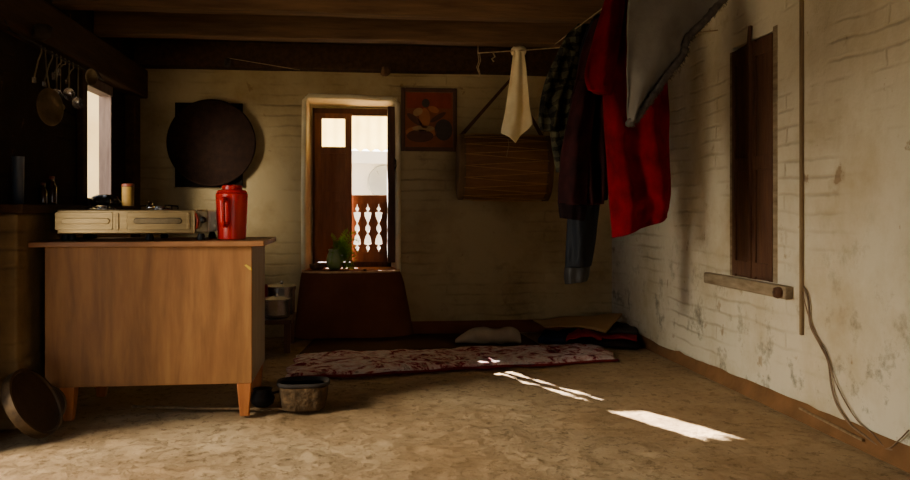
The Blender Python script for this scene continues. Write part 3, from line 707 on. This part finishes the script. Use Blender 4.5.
tag(m.build('rag', M_rag, smooth=True), 'small bundled rag tied on the left wall plate', 'rag')

# ------------------------------------------------------------------ round pans leaning by the ledge
def lean_pan(c, n, r, th, label, name):
    n = V(n).normalized(); M4 = frame_from(n, V((0, 0, 0)))
    ring = [(M4 @ V((r * math.cos(a), r * math.sin(a), z))).z for a in [2*PI*k/64 for k in range(64)] for z in (-th, 0)]
    c = V((c.x, c.y, -min(ring) + .001)); M4.translation = c
    t = thing(name, V((c.x, c.y, 0)), label, 'pan')
    m = MB(); m.lathe([(r, -th), (r*1.01, -th*.5), (r, 0), (r*.93, 0), (r*.91, -th*.12), (r*.90, -th*.95)], M4, 48); m.build('rim', M_panrim, t, smooth=True, auto=50)
    m = MB(); m.lathe([(r*.999, -th*1.0), (r*.905, -th*.20), (r*.5, -th*.16), (.001, -th*.14)], M4, 48); m.build('base_plate', M_pan, t, smooth=True, auto=50)
    return t
c = at(37, 402, 3.44); nn = ((-FV + RV * .49).normalized() * .44 + ((RV + FV * .49).normalized() * .83 + ZV * .55) * .9).normalized()
lean_pan(c, nn, .146, .042, 'big dark round pan with a tin rim leaning against the brick ledge', 'round_pan')
lean_pan(V((-1.295, 3.80, 0)), (.5, -.86, .12), .085, .016, 'small grey pan standing behind the big leaning pan, against the left end of the desk', 'round_pan')

# ------------------------------------------------------------------ floor things beside the desk
c = V((-.222, 3.99, 0.001)); t = thing('clay_tub', c, 'dark squarish tub with rough ribbed sides on the floor before the rug', 'tub')
m = MB(); m.lathe([(.085, 0), (.098, .01), (.108, .06), (.116, .115), (.104, .115), (.096, .06), (.085, .02), (.001, .018)], Matrix.Translation(c), 48, 3.0, 1.0, .85, .006); m.build('body', M_tub, t, smooth=True, auto=50)
m = MB(); m.lathe([(.117, .112), (.122, .118), (.121, .13), (.112, .131), (.103, .124), (.103, .112)], Matrix.Translation(c), 48, 3.0, 1.0, .85); m.build('rim', M_tubrim, t, smooth=True)
c = V((-.415, 4.06, .001)); t = thing('cooking_pot', c, 'small blackened pot on the floor beside the right desk leg', 'pot')
m = MB(); m.lathe([(.03, 0), (.05, .015), (.056, .04), (.045, .068), (.04, .075), (.046, .084), (.04, .084), (.034, .07)], Matrix.Translation(c), 28); m.build('body', M_iron, t, smooth=True)
m = MB(); m.tube([c + V((.045, -.01, .062)), c + V((.075, -.015, .07)), c + V((.10, -.02, .072))], .006, 8); m.build('handle', M_iron, t, smooth=True)
a, b = on_z(200, 403, .007), on_z(287, 403, .007)
m = MB(); m.tube([V((a.x - .3, 4.10, .008)), V((a.x, 4.02, .008)), V((-.36, 3.965, .009)), V((-.29, 3.95, .008))], .006, 8); tag(m.build('stick', M_battenwood, smooth=True), 'thin wooden stick lying on the floor by the small black pot', 'stick')

# low bench with pots behind the desk
bx = (-.78, -.385); by = (5.55, 6.0)
t = thing('low_bench', V(((bx[0] + bx[1]) / 2, 5.77, 0)), 'low dark wooden bench holding pots behind the desk', 'bench')
MB().box((bx[0], by[0], .185), (bx[1], by[1], .212)).build('seat', M_darkwood, t, bevel=.003)
for x in (bx[0] + .03, bx[1] - .03):
    for y in (by[0] + .03, by[1] - .03): MB().box((x - .02, y - .02, 0), (x + .02, y + .02, .1845)).build('leg', M_darkwood, t)
def pot(c, r, h, label, lidded=False):
    t = thing('cooking_pot', c, label, 'pot')
    m = MB(); m.lathe([(r*.85, 0), (r*.97, .012), (r, .03), (r, h*.85), (r*1.07, h*.95), (r*1.08, h), (r*1.02, h), (r*.95, h*.9), (r*.93, .03), (.001, .02)], Matrix.Translation(c), 36); m.build('body', M_alu, t, smooth=True, auto=50)
    m = MB()
    m.lathe([(r*1.07, h + .001), (r*1.08, h + .006), (r*.6, h + .02), (.012, h + .026), (.012, h + .04), (.001, h + .042)], Matrix.Translation(c), 36); m.build('lid', M_alu, t, smooth=True, auto=40)
    return t
pot(V((-.492, 5.68, .2125)), .088, .12, 'shiny aluminium pot in front on the low bench')
pot(V((-.475, 5.88, .2125)), .09, .185, 'taller aluminium pot at the back of the low bench')
c = V((-.615, 5.82, .2125)); t = thing('plastic_mug', c, 'dull red plastic mug on the low bench beside the pots', 'mug')
m = MB(); m.lathe([(.045, 0), (.05, .01), (.056, .2), (.058, .205), (.053, .205), (.048, .1)], Matrix.Translation(c), 28); m.build('body', M_redmug, t, smooth=True, auto=50)
m = MB(); m.tube([c + V((0.0, -.052, .17)), c + V((0.0, -.085, .16)), c + V((0.0, -.085, .08)), c + V((0.0, -.05, .07))], .007, 8); m.build('handle', M_redmug, t, smooth=True)

# ------------------------------------------------------------------ rugs and bedding
def quad_sheet(FLp, FRp, BRp, BLp, z, amp, seed, nu=70, nv=26, wave=.012, edge=.02):
    a, b, c_, d = [on_z(x, y, 0) for x, y in (FLp, FRp, BRp, BLp)]
    def f(u, v):
        p = a.lerp(b, u).lerp(d.lerp(c_, u), v)
        k = min(u, 1-u, .12) / .12; kv = min(v, 1-v, .12) / .12
        wv = wave * noise.noise(V((u * 5 + seed, v * 3, 2)))
        ed = edge * (noise.noise(V((u * 7, seed, v * 4))))
        p = p + V((ed * (1 - k), ed * (1 - kv), 0))
        h = z + amp * (noise.noise(V((u * 9 + seed, v * 5, 0))) + .6 * noise.noise(V((u * 22, v * 9 + seed, 0)))) * 1.0
        h = max(h, z * .4) * (.35 + .65 * min(k, kv) ** .5)
        p.z = h + wv * .3; p.z = max(p.z, .006); return p
    return f
ff = quad_sheet((299, 355.5), (540, 346), (520, 334), (318, 336), .008, .002, 9, edge=.01)
m = MB(); m.grid(ff, 40, 16); tag(m.build('straw_mat', M_mat, smooth=True, solid=.006), 'dark brown straw mat spread between the red rug and the back wall', 'mat')
ff = quad_sheet((285, 380), (618, 361), (600, 346), (296, 357), .034, .016, 3, wave=.02, edge=.05)
m = MB(); m.grid(ff, 110, 36)
def border(g, nu, nv):
    P = [g(i / nu, 0) for i in range(nu + 1)] + [g(1, j / nv) for j in range(1, nv + 1)] + [g(i / nu, 1) for i in range(nu - 1, -1, -1)] + [g(0, j / nv) for j in range(nv - 1, 0, -1)]
    return P
P = border(ff, 110, 36); n = len(P)
top = [m.bm.verts.new(p) for p in P]; bot = [m.bm.verts.new(V((p.x, p.y, .002))) for p in P]
for i in range(n): m.bm.faces.new((top[i], top[(i+1) % n], bot[(i+1) % n], bot[i]))
bmesh.ops.remove_doubles(m.bm, verts=m.bm.verts, dist=.0005)
rug = m.build('rug', M_rug, smooth=True); tag(rug, 'long rumpled red and cream patterned rug on the mud floor', 'rug')
m = MB(); m.tube([p + V((0, -.003, -.006)) for p in [ff(i / 90, 0) for i in range(91)]], .009, 6); m.build('binding', M_rugedge, rug, smooth=True)
# pillow
c = at(488, 340, 5.78)
def pil(px, py, d): return at(px, py, d)
spine = [(455, 341, .012), (462, 341, .03), (472, 339, .05), (484, 338.5, .056), (495, 339.5, .05), (503, 338.5, .054), (512, 338, .056), (519, 339, .042), (521, 340, .012)]
R = []
for k in range(33):
    x, y, r = interp(spine, k / 32); c = at(x, y, 5.80); r *= .98; c.z = max(r * .95, .012) + .014
    ring = []
    for j in range(20):
        a = 2*PI*j/20; w = 1 + .12 * noise.noise(V((k * .3, j * .5, 1)))
        ring.append(c + (FV * math.cos(a) * 1.9 + ZV * math.sin(a)) * r * w)
    R.append(ring)
m = MB(); m.rings(R); o = m.build('pillow', M_pillow, smooth=True); tag(o, 'pale lumpy pillow lying on the dark straw mat', 'pillow')
# bedding pile in the right corner
def slab(pts, z0, z1, mat, name, label, cat, par=None, seed=0):
    P = [on_z(x, y, 0) for x, y in pts]
    m = MB(); c = sum(P, V()) / len(P); R = []
    N = 48
    def peri(t):
        f = t * len(P); i = int(f) % len(P); return P[i].lerp(P[(i+1) % len(P)], f - int(f))
    for (s, z) in ((.97, z0), (1.0, z0 + (z1-z0)*.3), (1.0, z0 + (z1-z0)*.7), (.97, z1), (.6, z1 + .004), (.2, z1 + .002)):
        R.append([c + (peri(k / N) - c) * s * (1 + .03 * noise.noise(V((k * .4, seed, s)))) + V((0, 0, z + .012 * noise.noise(V((k * .35, seed, 5))) * (z > 0.02))) for k in range(N)])
    m.rings(R); o = m.build(name, mat, par, smooth=True)
    if label: tag(o, label, cat)
    return o
slab([(560, 345), (640, 350), (638, 339), (612, 332), (560, 333)], .002, .035, M_blkblanket, 'folded_blanket', 'black folded blanket at the bottom of the bedding pile in the right corner', 'blanket', seed=1)
slab([(585, 344), (637, 348), (637, 341), (610, 335), (585, 337)], .048, .062, M_redblanket, 'folded_blanket', 'thin red blanket sandwiched in the bedding pile in the right corner', 'blanket', seed=2)
slab([(580, 342), (639, 346), (636, 338), (610, 332), (575, 334)], .076, .092, mk('charcoal_blanket', (38, 32, 30), (54, 46, 42), 10, .95, .3), 'folded_blanket', 'charcoal blanket near the top of the bedding pile under the straw mat', 'blanket', seed=3)
slab([(538, 345), (566, 347), (570, 340), (545, 336)], .012, .05, M_bluecloth, 'crumpled_cloth', 'dark blue crumpled cloth between the pillow and the bedding pile', 'cloth', seed=4)
T1, T2, T3, T4 = at(533, 324, 6.3), at(622, 318, 6.2), at(606, 337, 5.75), at(545, 331, 6.08)
def tan(u, v):
    p = T4.lerp(T3, u).lerp(T1.lerp(T2, u), v)
    p.z += .03 + .022 * math.sin(PI * u) * (1 - v) + .018 * noise.noise(V((u * 4, v * 3, 8))); return p
m = MB(); m.grid(tan, 40, 14); tag(m.build('folded_mat', M_matan, smooth=True, solid=.01), 'tan straw mat folded over the bedding pile in the right corner', 'mat')
def lump(u, v):
    p = on_z(566 + 36 * u, 349 - 2 * u, 0).lerp(on_z(568 + 32 * u, 341, 0), v)
    p.z = .05 + .045 * math.sin(PI * u) * (.6 + .4 * math.sin(PI * v)) + .02 * noise.noise(V((u * 5, v * 4, 3))); return p
m = MB(); m.grid(lump, 24, 12); tag(m.build('crumpled_cloth', M_redblanket, smooth=True, solid=.008), 'red crumpled cloth bunched at the far end of the rug', 'cloth')

# ------------------------------------------------------------------ back wall hangings
q0, q1 = on_y(176, 187, YB), on_y(243, 104, YB)
t = thing('niche_panel', V(((q0.x + q1.x) / 2, YB, q0.z)), 'flat black panel painting a dark niche in the back wall, mostly behind the round tray', 'board')  # flat dark panel in place of a shaded wall niche
m = MB(); m.box((q0.x, YB - .025, q0.z), (q1.x, YB - .001, q1.z)); m.build('panel', M_niche, t, bevel=.003)
m = MB(); fr = .018
for (x0, z0, x1, z1) in ((q0.x, q0.z, q0.x + fr, q1.z), (q1.x - fr, q0.z, q1.x, q1.z), (q0.x, q0.z, q1.x, q0.z + fr), (q0.x, q1.z - fr, q1.x, q1.z)): m.box((x0, YB - .034, z0), (x1, YB - .0252, z1))
m.build('frame', M_niche, t)
c = on_y(212, 143, YB - .04); rr = (on_y(256.5, 143, YB - .04).x - on_y(167.5, 143, YB - .04).x) / 2
t = thing('winnowing_tray', c, 'large dark round woven tray hanging on the back wall', 'tray')
M4 = frame_from(V((0, -1, 0)), c)
m = MB(); m.lathe([(rr*.96, .0), (rr*.9, .006), (rr*.5, .003), (.001, .001)], M4, 64); m.build('weave', M_tray, t, smooth=True)
m = MB(); m.lathe([(rr*.97, -.003), (rr, .01), (rr, .032), (rr*.965, .034), (rr*.955, .008)], M4, 64); m.build('rim', M_tray, t, smooth=True)
# picture
q0, q1 = on_y(401, 151, YB - .02), on_y(457, 88.5, YB - .02)
t = thing('framed_picture', V(((q0.x + q1.x) / 2, YB, q0.z)), 'framed painting in red and orange tones beside the back window', 'picture')
w, h = q1.x - q0.x, q1.z - q0.z; fr = .03
m = MB(); Yp = YB - .026
for (x0, z0, x1, z1) in ((0, 0, fr, h), (w - fr, 0, w, h), (fr, 0, w - fr, fr), (fr, h - fr, w - fr, h)): m.box((q0.x + x0, Yp, q0.z + z0), (q0.x + x1, YB - .001, q0.z + z1))
m.build('frame', M_frame, t, bevel=.005)
m = MB()
def poly(pts, k, mi):
    m.mi = mi; m.face([V((q0.x + a * w, Yp + .010 - .0012 * k, q0.z + b_ * h)) for a, b_ in pts])
def ell(cx_, cz_, a, b_, k, mi, rot=0, n=20):
    poly([(cx_ + a * math.cos(2*PI*i/n) * math.cos(rot) - b_ * math.sin(2*PI*i/n) * math.sin(rot), cz_ + a * math.cos(2*PI*i/n) * math.sin(rot) + b_ * math.sin(2*PI*i/n) * math.cos(rot)) for i in range(n)], k, mi)
poly([(.05, .05), (.95, .05), (.95, .95), (.05, .95)], 0, 0)
poly([(.1, .68), (.9, .68), (.9, .92), (.1, .92)], 1, 5)
ell(.36, .30, .28, .10, 2, 1); ell(.34, .24, .24, .10, 3, 2); ell(.40, .36, .2, .05, 3, 4)
ell(.76, .34, .16, .17, 2, 3); ell(.66, .54, .16, .04, 3, 2, .5); ell(.24, .50, .16, .05, 3, 2, -.6)
ell(.42, .52, .10, .16, 3, 1); ell(.44, .76, .07, .07, 4, 3); ell(.30, .62, .09, .06, 4, 4, .4); ell(.58, .66, .1, .05, 4, 1, -.3)
m.build('canvas', [P_bg, P_or, P_dk, P_bl, P_cr, P_rd], t)
# drum
rD = .24; c = V((1.085, YB - rD - .035, 1.225)); hl = .32
t = thing('barrel_drum', V((c.x, c.y, c.z - rD)), 'big brown barrel drum with tan cords hanging on the back wall', 'drum')
Mx = frame_from(V((1, -.06, -.015)), c)
m = MB(); m.lathe([(rD*.93, -hl), (rD*.99, -hl*.5), (rD*1.0, 0), (rD*.99, hl*.5), (rD*.93, hl)], Mx, 48); m.build('shell', M_drum, t, smooth=True, auto=50)
for s in (-1, 1):
    m = MB(); m.lathe([(rD*.935, s*(hl-.035)), (rD*.985, s*(hl-.03)), (rD*.985, s*(hl+.005)), (rD*.93, s*(hl+.012)), (rD*.3, s*(hl+.006)), (.001, s*(hl+.006))], Mx, 48); m.build('drumhead', M_hide if s < 0 else M_darkwood, t, smooth=True, auto=50)
m = MB(); NZ = 18
for k in range(NZ):
    a0, a1, am = 2*PI*k/NZ, 2*PI*(k+1)/NZ, 2*PI*(k+.5)/NZ
    f = lambda a, z: Mx @ V((rD * (1.005 if abs(z) < .9 * hl else .99) * math.cos(a), rD * (1.005 if abs(z) < .9*hl else .99) * math.sin(a), z))
    for (b0, b1) in ((a0, am), (am, a1)):
        z0, z1 = (-hl * .92, hl * .92) if b0 == a0 else (hl * .92, -hl * .92)
        m.tube([f(b0 + (b1 - b0) * q / 6, z0 + (z1 - z0) * q / 6) for q in range(7)], .0022, 5)
m.build('cords', M_cord, t, smooth=True)
nl = on_y(510, 80, YB - .02)
m = MB(); e0 = Mx @ V((0, 0, -hl * .95)) + V((0, .06, rD * .93)); e1 = Mx @ V((0, 0, hl * .95)) + V((0, .06, rD * .93))
def strap(a, b, w):
    d = (b - a).normalized(); s = d.cross(V((0, 1, 0))).normalized() * w
    m.prism([a - s, a + s, b + s * .7, b - s * .7], (0, .008, 0))
strap(e0, nl + V((0, -.01, .0)), .014); strap(e1, nl + V((0, -.01, .0)), .014)
m.build('strap', M_darkwood, t)
m = MB(); m.tube([nl + V((0, .021, .01)), nl + V((0, -.03, .018))], .006, 8); tag(m.build('wall_nail', M_iron), 'iron nail in the back wall that the drum strap hangs on', 'nail')
# strings on the back beam
q0, q1 = on_y(228, 58, 6.15), on_y(300, 70, 6.15)
m = MB(); m.tube([q0.lerp(q1, k / 8) for k in range(9)], .0025, 6); tag(m.build('string', M_string), 'thin string stretched along the rear beam above the round tray', 'string')
m = MB(); m.lathe([(.004, -.06), (.02, -.045), (.022, -.01), (.008, .01)], Matrix.Translation(q0 + V((0, -.0, -.01))), 14, wob=.02); tag(m.build('rag', M_rag, smooth=True), 'small knotted rag hanging from the rear beam above the round tray', 'rag')
q = on_y(386, 71, 6.15); m = MB(); m.lathe([(.006, -.04), (.028, -.025), (.034, 0), (.024, .025), (.004, .035)], Matrix.Translation(V((q.x, 6.13, q.z))), 16, wob=.03); tag(m.build('cloth_bundle', mk('brown_bundle', (112, 82, 52), (84, 58, 36), 10, .95, .4), smooth=True), 'brown cloth bundle tucked at the rear beam above the back window', 'bundle')

# ------------------------------------------------------------------ washing lines and clothes
la, lb_ = at(478, 53, 5.40), at(562, 45, 5.10); lc = V((XR - .01, lb_.y - (lb_.x - XR) * -.2, 1.96))
m = MB(); dirn = (lb_ - la); lend = la + dirn * ((XR - .005 - la.x) / dirn.x)
m.tube([la.lerp(lend, k / 20) + V((0, 0, -.015 * math.sin(PI * k / 20))) for k in range(21)], .0035, 6)
m.tube([la, la + V((0, 0.0, .06))], .003, 6)
for dx in (-.0, .01): m.tube([la + V((dx, 0, 0)), la + V((dx + .006, -.004, -.05)), la + V((dx - .008, 0, -.09)), la + V((dx + .01, .003, -.135 - dx * 2))], .003, 6)
kn = at(493, 57, 5.34)
m.tube([kn + V((0, 0, .03)), kn + V((.012, -.006, .0)), kn + V((-.008, 0, -.012)), kn + V((.006, 0, -.03))], .005, 6)
tag(m.build('washing_line', M_string, smooth=True), 'pale knotted string line that the white cloth hangs on', 'washing line')
LX, LZ = 1.275, 1.94
m = MB(); m.tube([V((LX, 5.36 - 4.2 * k / 20, LZ + .03 * abs(k - 10) / 10)) for k in range(21)], .0035, 6)
tag(m.build('washing_line', M_string, smooth=True), 'washing line along the right side of the room carrying the dark clothes', 'washing line')

def gtube(rows, n=48, lv=40, amp=.10, k=5, seed=0, m=None):
    """closed garment body; rows = (xl, yl, xr, yr, depth, thickness)"""
    m = m or MB(); R = []
    for i in range(lv + 1):
        xl, yl, xr, yr, d, th = interp(rows, i / lv)
        Lp, Rp = at(xl, yl, d), at(xr, yr, d); c = (Lp + Rp) / 2; w = (Rp - Lp) / 2
        ring = []
        for j in range(n):
            a = 2*PI*j/n
            fo = math.sin(k * a + seed + 1.2 * math.sin(i * .09 + seed)) * amp + .9 * amp * noise.noise(V((math.cos(a) * 2.2 + seed, math.sin(a) * 2.2, i * .12)))
            fo += .7 * amp * noise.noise(V((math.cos(a) * 5 + seed, math.sin(a) * 5, i * .3)))
            fo *= min(1, .3 + i / 8)
            ring.append(c + w * math.cos(a) * (1 + fo * .25) + FV * th * math.sin(a) * (1 + fo * 4.0))
        R.append(ring)
    m.rings(R); return m
# white cloth
rows = [(513, 52, 524, 52), (511, 60, 526, 60), (508, 80, 527.5, 80), (505, 105, 529, 105), (501, 132, 532, 132)]
def hemy(u):
    K = [(0, 133), (.25, 138), (.46, 143), (.56, 138.5), (.66, 134.5), (.85, 130), (1, 125)]
    for (a, b), (c, d) in zip(K, K[1:]):
        if u <= c: return b + (d - b) * (u - a) / (c - a)
    return 126
def wc(u, v):
    xl, yl, xr, yr = interp(rows, v); p = at(xl + (xr - xl) * u, 51 + (hemy(u) - 51) * v, 5.27)
    return p + FV * (.022 * math.sin(u * 9 + v * 2) * (.4 + v) + .02 * noise.noise(V((u * 3, v * 4, 1))) - .02)
t = thing('white_cloth', at(517, 52, 5.27), 'cream white cloth hanging alone on the string line before the drum', 'cloth')
m = MB(); m.grid(wc, 24, 36)
def wcb(u, v):
    xl, yl, xr, yr = interp(rows, v * .86); p = at(xl + (xr - xl) * (.15 + .7 * u), yl + (yr - yl) * u, 5.31); return p + FV * .012 * math.sin(u * 7)
m.grid(wcb, 16, 24)
m.tube([wc(k / 16, 0) * .5 + wcb(k / 16, 0) * .5 + V((0, 0, .0)) for k in range(17)], .028, 8)
m.build('cloth', M_whitecloth, t, smooth=True, solid=.004)
q = at(508, 139, 5.26); m = MB(); m.tube([q, q + V((.006, 0, -.04)), q + V((-.004, 0, -.08)), q + V((-.008, 0, -.11))], .0016, 5); m.build('loose_thread', M_string, t)
# plaid shirt
t = thing('plaid_shirt', at(570, 30, 4.95), 'dark olive plaid shirt, rearmost of the clothes on the washing line', 'shirt')
gtube([(578, 24, 598, 14, 4.9, .02), (566, 36, 604, 30, 4.9, .05), (553, 62, 605, 62, 4.9, .07), (546, 80, 605, 85, 4.9, .08), (548, 110, 604, 115, 4.9, .08), (552, 145, 602, 145, 4.9, .07), (556, 172, 600, 176, 4.9, .06)], seed=2, k=7).build('body', M_plaid, t, smooth=True)
gtube([(560, 48, 578, 52, 4.84, .04), (548, 72, 570, 76, 4.84, .05), (541, 95, 563, 98, 4.84, .05), (538, 118, 560, 120, 4.84, .045), (540, 130, 558, 132, 4.84, .04)], 32, 24, .12, 4, 5).build('sleeve', M_plaid, t, smooth=True)
# leather jacket
t = thing('leather_jacket', at(595, 20, 4.7), 'blue-black leather jacket with one long sleeve hanging lowest of the clothes', 'jacket')
gtube([(592, 18, 612, 8, 4.68, .03), (580, 50, 616, 45, 4.68, .06), (576, 100, 614, 100, 4.68, .07), (574, 150, 612, 150, 4.68, .07), (574, 205, 608, 200, 4.68, .05)], seed=4, k=6).build('body', M_leather, t, smooth=True)
sl = gtube([(572, 170, 602, 172, 4.62, .05), (569, 200, 600, 200, 4.62, .055), (567, 225, 597, 226, 4.62, .055), (566, 250, 594, 250, 4.62, .05), (565, 268, 591, 266, 4.62, .048)], 32, 24, .08, 4, 1).build('sleeve', M_leather, t, smooth=True)
gtube([(564.5, 267, 590, 266, 4.62, .05), (564, 276, 589, 275, 4.62, .05), (565, 284, 587, 281, 4.62, .045)], 32, 8, .05, 6, 1).build('cuff', M_rubber, sl, smooth=True)
# maroon fleece
t = thing('fleece_jacket', at(590, 25, 4.5), 'dark maroon and black fleece jacket hanging left of the red sweater', 'jacket')
gtube([(594, 20, 614, 10, 4.5, .03), (584, 45, 612, 40, 4.5, .06), (576, 80, 611, 80, 4.48, .08), (571, 105, 610, 110, 4.47, .08), (574, 140, 608, 145, 4.46, .08), (578, 185, 606, 180, 4.45, .07), (582, 206, 604, 204, 4.45, .06)], seed=7, k=6, amp=.12).build('body', M_maroon, t, smooth=True)
sl = gtube([(578, 80, 600, 82, 4.38, .05), (569, 115, 594, 118, 4.38, .055), (562, 150, 590, 152, 4.38, .055), (559, 180, 588, 182, 4.38, .05), (558, 204, 586, 206, 4.38, .05)], 32, 28, .10, 4, 3).build('sleeve', M_maroon, t, smooth=True)
gtube([(558, 203, 587, 205, 4.38, .052), (559, 212, 586, 214, 4.38, .052), (560, 218, 584, 221, 4.38, .045)], 32, 8, .05, 8, 2).build('cuff', M_maroonband, sl, smooth=True)
# red sweater
t = thing('red_sweater', at(625, 0, 4.05), 'bright red knitted sweater hanging between the dark jackets and the grey shawl', 'sweater')
gtube([(612, -6, 640, -6, 4.05, .03), (604, 30, 655, 30, 4.05, .07), (602, 70, 664, 70, 4.05, .09), (603, 110, 668, 105, 4.05, .10), (606, 150, 669, 148, 4.05, .10), (609, 190, 671, 182, 4.05, .10), (611, 215, 670, 202, 4.05, .10), (613, 238, 667, 218, 4.05, .09)], 64, 48, .10, 5, 1).build('body', M_red, t, smooth=True)
gtube([(606, -4, 626, -4, 3.96, .04), (599, 20, 622, 22, 3.96, .05), (591, 48, 618, 52, 3.96, .055), (585, 74, 614, 78, 3.96, .055), (588, 90, 611, 96, 3.96, .045)], 32, 24, .12, 4, 2).build('sleeve', M_red, t, smooth=True)
# grey shawl
D = 3.25
srows = [(634, -48, 772, -46), (628, 0, 727, -4), (627, 26, 706, 20), (628, 46, 688, 38), (628, 58, 684, 54), (628, 74, 670, 72), (629, 94, 657, 90), (629, 110, 645, 106), (630, 123, 636, 119)]
def gs(u, v):
    xl, yl, xr, yr = interp(srows, v); p = at(xl + (xr - xl) * u, yl + (yr - yl) * u, D)
    return p + FV * (.022 * math.sin(u * 8 + 1.5 * v) * (.3 + v) + .015 * noise.noise(V((u * 3, v * 3, 6))))
t = thing('grey_shawl', at(690, -45, D), 'grey woollen shawl with a dark frayed hem, nearest of the hanging clothes', 'shawl')
m = MB(); m.grid(gs, 40, 60)
def gsb(u, v):
    xl, yl, xr, yr = interp(srows, v * .5); return at(xl + 4 + (xr - xl - 8) * u, yl + (yr - yl) * u, D + .06) + FV * .01 * math.sin(u * 9)
m.grid(gsb, 30, 24)
m.grid(lambda u, v: gs(u, 0).lerp(gsb(u, 0), v) + V((0, 0, .03 * math.sin(PI * v))), 40, 6)
m.build('cloth', M_grey, t, smooth=True, solid=.006)
m = MB()
hem = [gs(1, .12 + .88 * k / 60) for k in range(61)] + [gs(u, 1) for u in (.6, .2, 0)]
m.tube(hem, [.015 + .007 * noise.noise(V((k * .7, 0, 0))) for k in range(len(hem))], 7)
for k in range(420):
    i = random.randrange(len(hem) - 1); p = hem[i].lerp(hem[i+1], random.random())
    d = (RV * random.uniform(.0, .8) - ZV * random.uniform(.4, 1) + FV * random.uniform(-.5, .5)).normalized() * random.uniform(.012, .028)
    m.tube([p, p + d * .6 + RV * random.uniform(-.004, .004), p + d], [.0016, .0012, .0006], 4)
m.build('frayed_hem', M_fray, t, smooth=True)

# ------------------------------------------------------------------ light
w = bpy.data.worlds.new('sky'); bpy.context.scene.world = w; w.use_nodes = True
bg = w.node_tree.nodes['Background']; bg.inputs[0].default_value = (.80, .87, 1.0, 1); bg.inputs[1].default_value = 2.9
def lamp(name, typ, loc, target, energy, color, **kw):
    l = bpy.data.lights.new(name, typ); l.energy = energy; l.color = color
    for k, v in kw.items(): setattr(l, k, v)
    o = bpy.data.objects.new(name, l); C.objects.link(o); o.location = loc
    o.rotation_euler = (V(target) - V(loc)).to_track_quat('-Z', 'Y').to_euler(); return o
SL = .43; tn = .345
hd = V((SL, -1, 0)).normalized(); sd = V((hd.x, hd.y, -tn))
lamp('sun', 'SUN', V((0, 6.6, 3)) - sd * 5, V((0, 6.6, 3)), 220, (1, .93, .82), angle=math.radians(.4))
lamp('door_daylight', 'AREA', (-3.6, 2.3, 2.1), (0, 3.7, .4), 600, (1, .90, .72), shape='RECTANGLE', size=1.2, size_y=1.4)

lamp('front_fill_lamp', 'AREA', (1.1, YF - 1.0, 1.1), (.9, 3, .9), 24, (1, .80, .54), shape='RECTANGLE', size=1.8, size_y=1.3)  # added fill behind the camera, lifts the ambient light of the room

# ------------------------------------------------------------------ camera
cam = bpy.data.cameras.new('camera'); co = bpy.data.objects.new('camera', cam); C.objects.link(co)
co.location = (0, 0, H); co.rotation_euler = (PI / 2, 0, -A)
cam.sensor_width = 36; cam.lens = F / 910 * 36; cam.shift_y = -(240 - HZ) / 910; cam.clip_start = .05
sc = bpy.context.scene; sc.camera = co
sc.view_settings.view_transform = 'AgX'
try: sc.view_settings.look = 'AgX - Base Contrast'
except Exception: pass
sc.view_settings.exposure = -0.5
sc.cycles.use_denoising = True
sc.cycles.max_bounces = 8; sc.cycles.diffuse_bounces = 6
